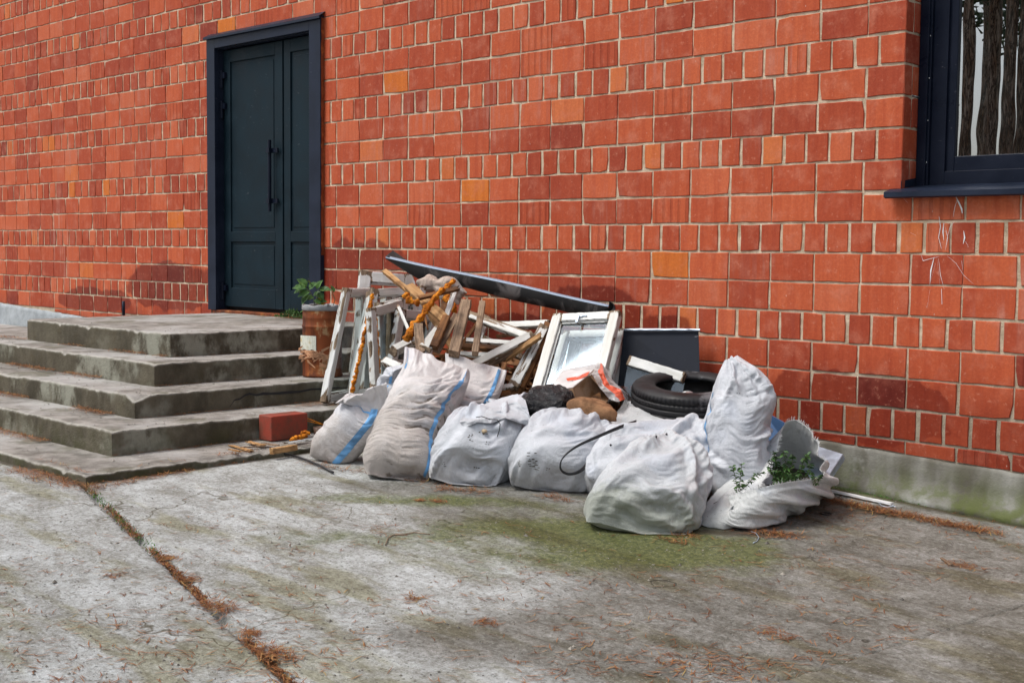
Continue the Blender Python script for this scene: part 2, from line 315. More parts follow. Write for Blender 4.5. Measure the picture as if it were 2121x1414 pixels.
MAT['brick'] = mat_brick(False); MAT['brickfar'] = mat_brick(True); MAT['mortar'] = mat_mortar(); MAT['steps'] = mat_concrete_steps(); MAT['plinth'] = mat_plinth(); MAT['ground'] = mat_ground()
MAT['paint'] = mat_paintwood(); MAT['wood'] = mat_wood('raw_pine', (.30, .15, .055), (.55, .33, .15), (.14, .06, .02)); MAT['greywood'] = mat_wood('weathered_wood', (.12, .075, .048), (.36, .25, .165), (.045, .026, .016)); MAT['brownwood'] = mat_wood('stained_wood', (.085, .034, .012), (.27, .12, .042), (.04, .02, .01))
MAT['sackA'] = mat_sack('woven_sack_brownish', (.64, .62, .62), (.22, .165, .115), 1.0, .9)
MAT['sackB'] = mat_sack('woven_sack_white', (.54, .565, .61), (.24, .22, .18), .95)
MAT['sackC'] = mat_sack('woven_sack_mossy', (.54, .565, .595), (.13, .15, .05), .8, .2)
MAT['sackD'] = mat_sack('woven_sack_grey', (.52, .53, .54), (.25, .24, .19), .7)
MAT['stripe'] = flat('blue_stripe', (.13, .33, .60), .6, var=.45)
MAT['glass'] = mat_glass(); MAT['mirror'] = mat_mirror_glass(); MAT['rust'] = mat_rust(); MAT['tyre'] = mat_tyre(); MAT['foam'] = mat_foam()
MAT['door'] = mat_steel('door_steel', (.0045, .013, .020), (.008, .021, .031), .55); MAT['trim'] = mat_steel('trim_steel', (.011, .016, .030), (.018, .025, .045), .4)
MAT['winframe'] = mat_steel('window_frame_steel', (.005, .008, .018), (.009, .013, .026), .35)
MAT['black'] = flat('black_plastic', (.012, .012, .014), .4); MAT['white'] = flat('white_plastic', (.75, .76, .77), .5); MAT['galv'] = flat('galvanised_sheet', (.42, .50, .60), .42, metal=.5, var=.3)
MAT['sheet'] = mat_steel('dull_dark_sheet', (.010, .013, .020), (.018, .022, .032), .6)
MAT['dark'] = flat('interior_dark', (.02, .02, .022), .9)
MAT['pvc'] = flat('curtain', (.6, .6, .58), .8)
# ================================================================ BUILDING
CH = 0.1495; CP = 0.26
def cz(k): return ZO + CH * k
def plinth_top(x): return ZO - .588 - .0373 * (x + 5.6)
bld = empty('brick_building', (0, 0, 0), 'red brick building with a dark steel door and a dark framed window', 'building')
DX0, DX1, DZ0, DZ1 = -1.60, -.17, ZO - .50, ZO + 1.64
WX0, WX1, WZ0, WZ1 = 4.36, 6.3, ZO + .318, ZO + 2.2
XL, XR, KT = -9.5, 8.2, 22

def brick_geo(x0, x1, z0, z1, seed, xslope=0.0, dep=.02):
    q = random.Random(seed); J = lambda a: q.uniform(-a, a)
    zl, zr = z0, z0
    if z0 < plinth_top((x0 + x1) / 2) + .006: zl, zr = max(z0, plinth_top(x0) + .008), max(z0, plinth_top(x1) + .008)
    n = 3 if x1 - x0 > .18 else 2; pts = []
    for i in range(n): pts.append((x0 + (x1 - x0) * i / n + (J(.004) if i else 0), zl + (zr - zl) * i / n + J(.0025)))
    for i in range(2): pts.append((x1 + J(.0025), zr + (z1 - zr) * i / 2 + J(.001)))
    for i in range(n): pts.append((x1 - (x1 - x0) * i / n, z1 + J(.0025)))
    for i in range(2): pts.append((x0 + J(.0025), z1 - (z1 - zl) * i / 2))
    if q.random() < .3:                     # a knocked-off corner
        k = q.choice([0, n, n + 2, 2 * n + 2]); c = (sum(p[0] for p in pts) / len(pts), sum(p[1] for p in pts) / len(pts)); f = q.uniform(.03, .10)
        pts[k] = (pts[k][0] + (c[0] - pts[k][0]) * f, pts[k][1] + (c[1] - pts[k][1]) * f)
    cx, cz_ = (x0 + x1) / 2, (z0 + z1) / 2; m = len(pts); tl, tt = J(.0015), J(.0015); bv = .0028
    V = []
    for (x, z) in pts: V.append((x - cx, dep, z - cz_))
    for (x, z) in pts: V.append((x - cx, .0025, z - cz_))
    for (x, z) in pts:
        dx, dz = x - cx, z - cz_; V.append((dx - math.copysign(bv, dx), tl * dx * 8 + tt * dz * 12 - .0005, dz - math.copysign(bv, dz)))
    F = []
    for i in range(m):
        j = (i + 1) % m; F.append((i, j, m + j, m + i)); F.append((m + i, m + j, 2 * m + j, 2 * m + i))
    F.append(tuple(range(2 * m, 3 * m))); F = [tuple(f) for f in F]
    return cx, cz_, V, F
bricks = []
for r in range(-9, KT):
    z0, z1 = cz(r) + .006, cz(r + 1) - .006
    head = (r % 3 == 0); pitch = CP / 2 if head else CP; off = .065 if head else 0.0
    nmin, nmax = int(XL / pitch) - 1, int(XR / pitch) + 1
    for i in range(nmin, nmax + 1):
        jw = .0055 if not head else .0085
        a = i * pitch + off + rnd.uniform(-.003, .003); xa, xb = a + jw, a + pitch - jw + rnd.uniform(-.003, .003)
        if i * pitch + off < -1.0: xa += .032; xb += .032
        if xa < XL or xb > XR: continue
        if z1 < plinth_top(xa) + .02: continue
        if z1 > DZ0 and z0 < DZ1:           # door opening
            if xa < DX1 and xb > DX0:
                if xa < DX0 - .05: xb = DX0 - .004
                elif xb > DX1 + .05: xa = DX1 + .004
                else: continue
        if z1 > WZ0 + .03:                  # window opening
            if xa < WX1 and xb > WX0:
                if xa < WX0 - .05: xb = WX0
                elif xb > WX1 + .05: xa = WX1 + .004
                else: continue
            elif abs(xb - WX0) < .07: xb = WX0
        zz0, zz1 = z0 + rnd.uniform(-.002, .002), z1 + rnd.uniform(-.002, .002)
        if xb > WX0 + .01 and xa < WX1 and zz0 < WZ0: zz1 = min(zz1, WZ0 - .036)
        bricks.append((xa, xb, zz0, zz1, r, i))
def vis(b):
    P = np.array([(b[0] + b[1]) / 2, 0, (b[2] + b[3]) / 2]); u, v = pix(P)
    if depth(P) < 1 or u < -20 or u > PW + 20 or v < -20 or v > PH: return -1
    u0, v0 = pix(np.array([b[0], 0, P[2]])); u1, v1 = pix(np.array([b[1], 0, P[2]])); a, c = pix(np.array([P[0], 0, b[2]])), pix(np.array([P[0], 0, b[3]]))
    if 760 < u < 1280 and v > 660: return -1
    if 1280 < u < 1680 and v > 700 + max(0, u - 1450) * .9: return -1
    return abs(u1 - u0) * abs(a[1] - c[1])
area = [vis(b) for b in bricks]; order = sorted(range(len(bricks)), key=lambda k: -area[k]); near = set(order[:297])
FV, FF, FT, FR = [], [], [], []
for k, b in enumerate(bricks):
    cx, cz_, V, F = brick_geo(*b[:4], seed=k * 7 + 1)
    t = rnd.random(); t = .30 + .52 * (t / .965) if t < .965 else (rnd.uniform(.10, .28) if t < .985 else rnd.uniform(.90, .97))
    if b[4] % 3 == 0 and rnd.random() < .03: t = .91
    ribs = 1.0 if (rnd.random() < .07) else 0.0
    if k in near:
        me = mesh('brick', V, F); o = link('brick', me, MAT['brick'], bld); o.location = (cx, 0, cz_); o['tone'] = t; o['ribs'] = ribs
    else:
        n0 = len(FV); FV += [(x + cx, y, z + cz_) for x, y, z in V]; FF += [tuple(i + n0 for i in f) for f in F]; FT += [t] * len(V); FR += [ribs] * len(V)
me = mesh('brickwork', FV, FF); attr(me, 'tone', FT); attr(me, 'ribs', FR); o = link('brickwork', me, MAT['brickfar'], bld); o['kind'] = 'stuff'

# mortar bed: a recessed, slightly uneven sheet with the two openings left out
def sheet(name, rects, y, step, mat, amp=.002, parent=None):
    V, F = [], []
    for (x0, x1, z0, z1) in rects:
        nx, nz = max(1, int((x1 - x0) / step)), max(1, int((z1 - z0) / step)); xs = np.linspace(x0, x1, nx + 1); zs = np.linspace(z0, z1, nz + 1)
        X, Z = np.meshgrid(xs, zs); Y = y + amp * fbm((X * 22, Z * 22), 3); n0 = len(V)
        V += list(zip(X.ravel(), Y.ravel(), Z.ravel())); F += [tuple(f + n0) for f in grid_faces(nz + 1, nx + 1)[:, ::1]]
    return link(name, mesh(name, V, F, True), mat, parent)
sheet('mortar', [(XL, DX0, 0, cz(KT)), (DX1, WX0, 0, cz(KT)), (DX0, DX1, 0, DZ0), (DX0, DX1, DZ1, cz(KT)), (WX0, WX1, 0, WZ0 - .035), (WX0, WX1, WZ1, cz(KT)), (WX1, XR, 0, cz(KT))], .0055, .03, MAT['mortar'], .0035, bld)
# window reveal: end faces of the quoin bricks, set back .14 m, as bricks of their own
for r in range(2, KT):
    z0, z1 = cz(r) + .006, cz(r + 1) - .006
    segs = [(.0, .145)] if r % 3 == 0 else [(.0, .075), (.087, .145)]
    for (a, b) in segs:
        cx, c_, V, F = brick_geo(a, b, z0, z1, seed=r * 31 + int(a * 100) + 5)
        me = mesh('brick', V, F); me.transform(Matrix.Rotation(math.radians(90), 4, 'Z') @ Matrix.Scale(1, 4)); o = link('brick', me, MAT['brick'], bld); o.location = (WX0 + .0015, cx + .001, c_)
        o['tone'] = rnd.uniform(.2, .6); o['ribs'] = 0.0
me = mesh('mortar', [(WX0 - .004, .0, ZO + .2), (WX0 - .004, .19, ZO + .2), (WX0 - .004, .19, cz(KT)), (WX0 - .004, .0, cz(KT))], [(0, 1, 2, 3)]); link('mortar', me, MAT['mortar'], bld)
# plinth
xs = np.linspace(XL, XR, 360); rows = []
for t, dy in ((-.35, -.03), (0, -.032), (.12, -.03), (.3, -.022), (.6, -.016), (.92, -.014), (.985, -.008), (1.0, .006)):
    zb = gz(xs, xs * 0) - .0; zt = plinth_top(xs); z = zb + (zt - zb) * t
    n = fbm((xs * 7, xs * 0 + t * 3), 4); spill = np.clip(fbm((xs * 3, xs * 0 + 4), 3) + .2, 0, 1) * (.05 if -.1 < t < .25 else 0)
    rows.append(np.stack([xs, dy + .004 * n - spill, z + (.006 * fbm((xs * 18, xs * 0 + 9), 3) if t > .9 else .01 * n)], -1))
P = np.array(rows); link('plinth', mesh_np('plinth', P, grid_faces(len(rows), len(xs))), MAT['plinth'], bld)

def box_geo(x0, x1, y0, y1, z0, z1, V, F):
    n = len(V); V += [(x, y, z) for z in (z0, z1) for y in (y0, y1) for x in (x0, x1)]
    F += [tuple(n + k for k in f) for f in ((0, 2, 3, 1), (4, 5, 7, 6), (0, 1, 5, 4), (2, 6, 7, 3), (0, 4, 6, 2), (1, 3, 7, 5))]
def bevel_mod(o, w=.002, seg=2):
    m = o.modifiers.new('bevel', 'BEVEL'); m.width = w; m.segments = seg; m.limit_method = 'ANGLE'; m.angle_limit = math.radians(35); return o
def boxes(name, L, mat, parent, bev=.002):
    V, F = [], []
    for b in L: box_geo(*b, V, F)
    o = link(name, mesh(name, V, F), mat, parent); return bevel_mod(o, bev) if bev else o
# ---- steel door
dr = boxes('door_frame', [(DX0 - .03, DX0 + .085, -.035, .0, DZ0 + .0, DZ1 + .02), (DX1 - .105, DX1 + .03, -.035, .0, DZ0, DZ1 + .02), (DX0 + .085, DX1 - .105, -.035, .0, DZ1 - .075, DZ1 + .02),
     (DX0, DX0 + .08, .0, .10, DZ0, DZ1), (DX1 - .10, DX1, .0, .10, DZ0, DZ1), (DX0 + .08, DX1 - .10, .0, .10, DZ1 - .08, DZ1 - .004)], MAT['trim'], bld)
V = [(DX0 - .045, -.055, DZ1 + .018), (DX1 + .045, -.055, DZ1 + .012), (DX1 + .045, .004, DZ1 + .05), (DX0 - .045, .004, DZ1 + .05), (DX0 - .045, -.056, DZ1 + .0), (DX1 + .045, -.056, DZ1 - .006)]
o = link('flashing', mesh('flashing', V, [(0, 1, 2, 3), (4, 5, 1, 0)]), MAT['trim'], dr); m = o.modifiers.new('s', 'SOLIDIFY'); m.thickness = .003
Vr, Fr = [], []
for i in range(46):
    z = DZ0 + .45 + (DZ1 - DZ0 - .45) * i / 45; Vr += [(DX1 + .031 + .006 * rnd.random(), -.032 + .004 * rnd.random(), z), (DX1 + .031 + .008 * rnd.random(), -.002, z)]
for i in range(45): Fr.append((2 * i, 2 * i + 1, 2 * i + 3, 2 * i + 2))
link('rusty_edge', mesh('rusty_edge', Vr, Fr), MAT['rust'], dr)
def leaf(x0, x1, name):
    z0, z1 = DZ0 + .025, DZ1 - .085; st = .10 if x1 - x0 > .6 else .085; L = [(x0, x1, .058, .095, z0, z1)]
    zr = z0 + .155, z0 + .52, z0 + .60, z1 - .10
    L += [(x0 + .004, x0 + st, .046, .06, z0 + .004, z1 - .004), (x1 - st, x1 - .004, .046, .06, z0 + .004, z1 - .004)]
    for a, b in ((z0 + .004, zr[0]), (zr[1], zr[2]), (zr[3], z1 - .004)): L.append((x0 + st + .0, x1 - st - .0, .0455, .06, a, b))
    for a, b in ((zr[0] + .03, zr[1] - .03), (zr[2] + .03, zr[3] - .03)): L.append((x0 + st + .028, x1 - st - .028, .0535, .06, a, b))
    return boxes(name, L, MAT['door'], bld, .003)
lw = leaf(DX0 + .082, -.712, 'door'); ln = leaf(-.700, DX1 - .102, 'door')
lw['label'] = 'wide leaf of the steel door with the long pull handle'; ln['label'] = 'narrow leaf of the steel door'
boxes('door_sill', [(DX0, DX1, -.03, .12, DZ0 - .04, DZ0 + .0)], MAT['rust'], bld, .004)
boxes('lobby', [(DX0, DX1, .10, .12, DZ0, DZ1)], MAT['dark'], bld, 0)
def tube_geo(pts, rad, V, F, n=8, cap=True):
    pts = [Vector(p) for p in pts]; n0 = len(V); rr = rad if hasattr(rad, '__len__') else [rad] * len(pts)
    up = Vector((0, 0, 1)); prev = None
    for i, p in enumerate(pts):
        d = (pts[min(i + 1, len(pts) - 1)] - pts[max(i - 1, 0)]).normalized()
        a = d.cross(up if abs(d.z) < .9 else Vector((1, 0, 0))).normalized() if prev is None else (prev - d * prev.dot(d)).normalized()
        prev = a; b = d.cross(a)
        for k in range(n): t = 2 * math.pi * k / n; V.append(tuple(p + (a * math.cos(t) + b * math.sin(t)) * rr[i]))
    for i in range(len(pts) - 1):
        for k in range(n): k2 = (k + 1) % n; F.append((n0 + i * n + k, n0 + i * n + k2, n0 + (i + 1) * n + k2, n0 + (i + 1) * n + k))
    if cap: F.append(tuple(n0 + k for k in range(n))[::-1]); F.append(tuple(n0 + (len(pts) - 1) * n + k for k in range(n)))
def tube(name, pts, rad, mat, parent=None, n=8, smooth=True):
    V, F = [], []; tube_geo(pts, rad, V, F, n); return link(name, mesh(name, V, F, smooth), mat, parent)
hx = -.83; V, F = [], []; zc = ZO + .545
tube_geo([(hx, .008, zc - .27), (hx, .008, zc + .27)], .0135, V, F, 12)
for z in (zc - .19, zc + .19): box_geo(hx - .02, hx + .02, -.012, .026, z - .018, z + .018, V, F); box_geo(hx, hx + .085, .018, .032, z - .016, z + .016, V, F)
link('handle', mesh('handle', V, F), MAT['winframe'], lw)
def hinge(x, z, sgn, par):
    V, F = [], []; tube_geo([(x, .028, z - .068), (x, .028, z + .068)], .016, V, F, 10); box_geo(min(x, x + sgn * .05), max(x, x + sgn * .05), .022, .045, z + .004, z + .05, V, F); tube_geo([(x, .028, z - .002), (x, .028, z + .002)], .019, V, F, 10)
    link('hinge', mesh('hinge', V, F), MAT['winframe'], par)
for z in (1.33, 1.09, -.35): hinge(DX0 + .088, ZO + z, 1, lw)
for z in (1.33, 1.09): hinge(DX1 - .112, ZO + z, -1, ln)
# ---- window with sill
wf = boxes('window_frame', [(WX0 + .004, WX0 + .05, .135, .165, WZ0, WZ1), (WX0 + .045, WX0 + .06, .148, .175, WZ0, WZ1), (WX0 + .06, WX0 + .135, .165, .23, WZ0, WZ1), (WX0 + .135, WX1, .165, .23, WZ0 + .0, WZ0 + .075), (WX0 + .06, WX1, .165, .23, WZ1 - .06, WZ1)], MAT['winframe'], bld)
sa = boxes('window_sash', [(WX0 + .13, WX0 + .175, .18, .22, WZ0 + .07, WZ1 - .06), (WX0 + .175, WX1 - .05, .18, .22, WZ0 + .07, WZ0 + .145), (WX1 - .05, WX1, .18, .22, WZ0 + .07, WZ1 - .06)], MAT['winframe'], bld, .004)
boxes('pane', [(WX0 + .17, WX1 - .045, .198, .202, WZ0 + .14, WZ1 - .06)], MAT['mirror'], sa, 0)
boxes('curtain', [(WX0 + .20 + .11 * i, WX0 + .20 + .11 * i + .075, .30 + .01 * (i % 2), .303 + .01 * (i % 2), WZ0, WZ1) for i in range(3)], MAT['pvc'], bld, 0)
boxes('room', [(WX0 - .3, WX1 + .1, 1.4, 1.42, ZO, cz(KT)), (WX0 - .3, WX0 - .28, .2, 1.4, ZO, cz(KT)), (WX1 + .1, WX1 + .12, .02, 1.4, ZO, cz(KT)), (WX0 - .3, WX1 + .1, .2, 1.4, ZO - .02, ZO)], MAT['dark'], bld, 0)
V = [(WX0 - .055, -.062, WZ0 - .028), (WX1 + .05, -.062, WZ0 - .028), (WX1 + .05, .17, WZ0 + .012), (WX0 - .0, .17, WZ0 + .012), (WX0 - .0, .0, WZ0 - .012), (WX0 - .055, .0, WZ0 - .012), (WX0 - .055, -.063, WZ0 - .052), (WX1 + .05, -.063, WZ0 - .052), (WX0 - .055, -.045, WZ0 - .058), (WX1 + .05, -.045, WZ0 - .058)]
o = link('window_sill', mesh('window_sill', V, [(0, 1, 2, 3, 4, 5), (6, 7, 1, 0), (8, 9, 7, 6)]), MAT['trim'], bld); m = o.modifiers.new('s', 'SOLIDIFY'); m.thickness = .002
o = link('upstand', mesh('upstand', [(WX0 + .002, .0, WZ0 - .01), (WX0 + .002, .17, WZ0 + .012), (WX0 + .002, .17, WZ0 + .05), (WX0 + .002, .0, WZ0 + .026)], [(0, 1, 2, 3)]), MAT['trim'], o); m = o.modifiers.new('s', 'SOLIDIFY'); m.thickness = .002
V, F = [], []
for i in range(9):
    z = WZ0 + .12 + i * .20; n0 = len(V)
    for k in range(6): t = k * math.pi / 3; V.append((WX0 + .0525 + .0025 * math.cos(t), .1465, z + .0025 * math.sin(t)))
    F.append(tuple(range(n0, n0 + 6)))
link('screw', mesh('screw', V, F), MAT['white'], wf)
# paint dribbles below the sill: thin raised strands of old white paint
V, F = [], []
def strand(pts, wd):
    n0 = len(V); c = [aty(x, y, -.0035) for x, y in pts]
    for i, p in enumerate(c):
        d = c[min(i + 1, len(c) - 1)] - c[max(i - 1, 0)]; nrm = np.array([-d[2], 0, d[0]]); nrm /= np.linalg.norm(nrm) + 1e-9; ww = wd * (.45 + .8 * rnd.random()) * (1 if 0 < i < len(c) - 1 else .3)
        V.extend([tuple(p + nrm * ww), tuple(p - nrm * ww)])
    for i in range(len(c) - 1): F.append((n0 + 2 * i, n0 + 2 * i + 1, n0 + 2 * i + 3, n0 + 2 * i + 2))
for pts, wd in (([(1980, 408), (1986, 420), (1992, 433), (1993, 442)], .0035), ([(1984, 410), (1978, 428), (1974, 450)], .001), ([(1945, 448), (1948, 470), (1944, 492), (1950, 515)], .002), ([(1955, 462), (1953, 480), (1955, 498)], .0028),
                ([(1958, 470), (1963, 492), (1958, 518)], .0012), ([(1935, 532), (1928, 560), (1926, 590)], .0028), ([(1944, 535), (1948, 570), (1956, 600)], .0009), ([(1908, 528), (1912, 540), (1930, 535), (1946, 531)], .0013), ([(1962, 530), (1980, 545), (1996, 570), (2016, 588)], .0009),
                ([(1996, 478), (1998, 492), (1995, 505)], .003), ([(2000, 500), (2006, 512)], .0016), ([(1950, 598), (1951, 630)], .003), ([(1992, 540), (1994, 560)], .002), ([(1880, 420), (1866, 404)], .0009), ([(1886, 482), (1898, 488)], .001), ([(1862, 505), (1865, 495)], .001),
                ([(1926, 600), (1921, 634)], .0008), ([(1978, 458), (1968, 470), (1960, 500)], .0008), ([(1938, 545), (1925, 590)], .0009), ([(1940, 530), (1947, 590)], .0006)): strand(pts, wd)
tag(link('paint_dribble', mesh('paint_dribble', V, F), MAT['white'], bld), kind='stuff')
V, F = [], []; b0 = aty(1894, 200, -.0)
# ================================================================ STEPS
st = empty('concrete_steps', (.5, -1.0, 0), 'weathered grey concrete steps wrapping round a landing below the dark door', 'steps')
lv = [ZO - .52, ZO - .667, ZO - .802, ZO - .93, ZO - 1.062]; cxs = [.50, .77, 1.085, 1.41, 1.80]; cys = [-1.635, -1.90, -2.20, -2.51, -2.85]
def slab_mesh(name, x0, x1, y0, y1, zt, zb, seed, chips=(), mat=None):
    """block with a fine top, worn rounded arris along its front (y0) and right (x1) edges; left & back plain"""
    nx, ny = int((x1 - x0) / .02), int((y1 - y0) / .02); q = random.Random(seed)
    prof = [(0, .0), (.0, .35), (.0, .7), (.0, 1.0)]
    xs = np.linspace(x0, x1, nx + 1); ys = np.linspace(y0, y1, ny + 1); X, Y = np.meshgrid(xs, ys)
    e = np.minimum(x1 - X, Y - y0); N = fbm((X * 9 + seed, Y * 9), 4); Nb = fbm((X * 2 + seed * 3, Y * 2), 3); Nl = fbm((X * 25 + seed, Y * 25), 3)
    Z = zt + .0018 * N + .002 * Nb - .007 * np.clip(1 - e / .02, 0, 1) ** 2 * (.6 + .8 * np.clip(Nl + .3, 0, 1))
    wear = np.clip(fbm((X * 5 + seed * 5, Y * 5), 4) - .25, 0, 1); Z = Z - wear * .022 * np.clip(1 - e / .03, 0, 1)
    cq = random.Random(seed + 5); chips = list(chips) + [(cq.uniform(x0, x1), y0, cq.uniform(.015, .045), cq.uniform(.008, .022)) for _ in range(int((x1 - x0) * 1.6))] + [(x1, cq.uniform(y0, y1), cq.uniform(.015, .045), cq.uniform(.008, .022)) for _ in range(int((y1 - y0) * 1.6))]
    for (cx, cy, rad, dp) in chips: Z = Z - dp * np.clip(1 - np.hypot(X - cx, Y - cy) / rad, 0, 1) ** .8
    top = np.stack([X, Y, Z], -1)
    F = [grid_faces(ny + 1, nx + 1)]; V = [top.reshape(-1, 3)]; E = [np.clip(1 - e / .03, 0, 1).ravel()]; n0 = top.shape[0] * top.shape[1]
    def wall(edge, nrm, flip):
        nonlocal n0
        rows = []; er = []; fade = np.clip(np.minimum(np.arange(len(edge)), np.arange(len(edge))[::-1]) / 2.0, 0, 1)
        for t in (0.0, .04, .12, .3, .55, .8, 1.0):
            z = edge[:, 2] + (zb - edge[:, 2]) * t; s = edge[:, 0] + edge[:, 1]
            d = .004 * fbm((s * 8 + seed, z * 8), 3) + .0025 * fbm((s * 40, z * 40), 2) + (.003 if 0 < t < 1 else 0); d = d * fade
            rows.append(np.stack([edge[:, 0] + nrm[0] * d * (t > 0), edge[:, 1] + nrm[1] * d * (t > 0), z], -1)); er.append(np.full(len(z), max(0, 1 - t / .1)))
        P = np.array(rows); f = grid_faces(len(rows), len(edge)) + n0
        if flip: f = f[:, ::-1]
        V.append(P.reshape(-1, 3)); F.append(f); E.append(np.concatenate(er)); n0 += P.shape[0] * P.shape[1]
    wall(top[0], (0, -1), True); wall(top[:, -1], (1, 0), True); wall(top[:, 0], (-1, 0), False)
    me = mesh_np(name, np.concatenate(V), np.concatenate(F)); attr(me, 'edge', np.concatenate(E)); return link(name, me, MAT['steps'], st)
XS = [-1.42, -5.2, -5.4, -5.6, -5.8]
slab_mesh('landing', -1.42, cxs[0], cys[0], .02, lv[0], lv[1] - .03, 1)
# the landing's lower courses run on to the left, in front of the plinth
for i in range(1, 5):
    ch = [(cxs[i], cys[i], .09, .035)] if i == 2 else [(cxs[i], cys[i], .03, .01)]
    slab_mesh('step', XS[1] - .3 * i if i > 1 else -2.6, cxs[i], cys[i], -.02, lv[i], (lv[i + 1] - .03) if i < 4 else ZO - 1.2, i * 13, ch)
# cracks: thin dark gaps cut as slim recessed wedges lying just proud of the riser
def crack(pts, wd, x):
    V, F = [], []
    for i, (a, b) in enumerate(pts):
        p = atx(a, b, x); ww = wd * (.2 + .8 * math.sin(math.pi * min(1, (i + .4) / len(pts)))) * rnd.uniform(.7, 1.3); V += [(x, p[1], p[2] + ww), (x, p[1], p[2] - ww)]
    for i in range(len(pts) - 1): F.append((2 * i, 2 * i + 1, 2 * i + 3, 2 * i + 2))
    link('crack', mesh('crack', V, F), MAT['dark'], st)
crack([(476, 842), (486, 828), (497, 826), (508, 818), (517, 815), (530, 818), (545, 815), (560, 815), (580, 814), (600, 812), (620, 811), (645, 806), (668, 805), (700, 803), (730, 802)], .007, cxs[2] + .0085)
crack([(505, 905), (507, 890), (505, 880), (509, 868)], .002, cxs[3] + .0085)
# ================================================================ GROUND
joint = [atg(185, 1012), atg(330, 1150), atg(560, 1370), atg(620, 1430)]
J0, J1 = joint[0], joint[2]; jd = (J1 - J0)[:2]; jl = np.linalg.norm(jd); jd = jd / jl; jn = np.array([-jd[1], jd[0]])
def jside(X, Y): return (X - J0[0]) * jn[0] + (Y - J0[1]) * jn[1] + .012 * fbm((X * 3, Y * 3), 3)
K0, K1 = atg(2121, 1255), atg(1860, 1335); kd = (K1 - K0)[:2]; kd /= np.linalg.norm(kd); kn = np.array([-kd[1], kd[0]])
def kside(X, Y): return (X - K0[0]) * kn[0] + (Y - K0[1]) * kn[1] + .008 * fbm((X * 4, Y * 4), 3)
ks = np.sign((4.0 - K0[0]) * kn[0] + (-1.5 - K0[1]) * kn[1])
def ground_h(X, Y):
    h = gz(X, Y) + .006 * fbm((X * 1.6, Y * 1.6), 4) + .002 * fbm((X * 12, Y * 12), 3)
    for (a, b, wd, hh) in RIDGE:
        ax, ay = a[0], a[1]; dx, dy = b[0] - ax, b[1] - ay; L = math.hypot(dx, dy); t = ((X - ax) * dx + (Y - ay) * dy) / L / L; s_ = ((X - ax) * -dy + (Y - ay) * dx) / L + .008 * fbm((X * 7, Y * 7), 2)
        h = h + hh * np.exp(-(s_ / wd) ** 2) * sstep(-.08, .1, t) * (1 - sstep(.9, 1.08, t))
    return h
RIDGE = [(atg(1590, 1180), atg(1800, 1112), .014, .009), (atg(1050, 1255), atg(1230, 1200), .014, .007), (atg(1920, 1145), atg(1980, 1122), .012, .01), (atg(700, 1258), atg(1230, 1280), .02, .005), (atg(0, 1225), atg(340, 1170), .02, .008), (atg(60, 1385), atg(600, 1000), .03, .004)]
def blob(X, Y, px, py, rx, ry, ang=0.0):
    P = atg(px, py); c, s_ = math.cos(ang), math.sin(ang); dx, dy = X - P[0], Y - P[1]; a, b = (dx * c + dy * s_) / rx, (-dx * s_ + dy * c) / ry
    return np.exp(-(a * a + b * b))
VA = math.atan2(RT[1], RT[0])               # direction across the view, for oblong stains
def pave_attrs(X, Y):
    n = fbm((X * 1.3 + 5, Y * 1.3), 4)
    wet = 1.15 * blob(X, Y, 1750, 1150, 1.1, 1.2, VA) + 1.0 * blob(X, Y, 1250, 1080, 1.0, .35, VA) + .9 * blob(X, Y, 1500, 1330, .85, .5, VA) + .8 * blob(X, Y, 2000, 1350, .8, .6, VA) + .6 * blob(X, Y, 1000, 1320, .6, .2, VA) + .8 * blob(X, Y, 860, 1010, .7, .16, VA)
    wet = wet + .35 * n - .5 * blob(X, Y, 200, 1200, 1.4, 1.0, VA)
    alg = 1.15 * blob(X, Y, 1400, 1140, .50, .30, VA) + .85 * blob(X, Y, 1150, 1090, .7, .24, VA) + .85 * blob(X, Y, 880, 1035, .7, .14, VA) + .45 * blob(X, Y, 900, 1140, .8, .3, VA) + .35 * blob(X, Y, 620, 1250, .6, .3, VA) + .5 * blob(X, Y, 700, 1110, .3, .12, VA) + .35 * blob(X, Y, 1400, 1280, .3, .12, VA) + .3 * blob(X, Y, 1050, 1180, .5, .2, VA)
    alg = alg + 1.0 * np.exp(-((Y + .06) / .06) ** 2) * sstep(3.8, 4.2, X)
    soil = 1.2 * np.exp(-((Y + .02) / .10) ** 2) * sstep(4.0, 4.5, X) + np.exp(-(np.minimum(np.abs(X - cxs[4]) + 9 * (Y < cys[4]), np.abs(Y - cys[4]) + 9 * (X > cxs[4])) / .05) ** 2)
    soil = soil + .9 * blob(X, Y, 1560, 1105, .5, .07, VA) + .8 * blob(X, Y, 1800, 1060, .3, .1, VA) + .5 * blob(X, Y, 1000, 1015, .9, .06, VA)
    return wet, alg, soil
gnd = empty('pavement', (3, -2, 0), kind='structure')
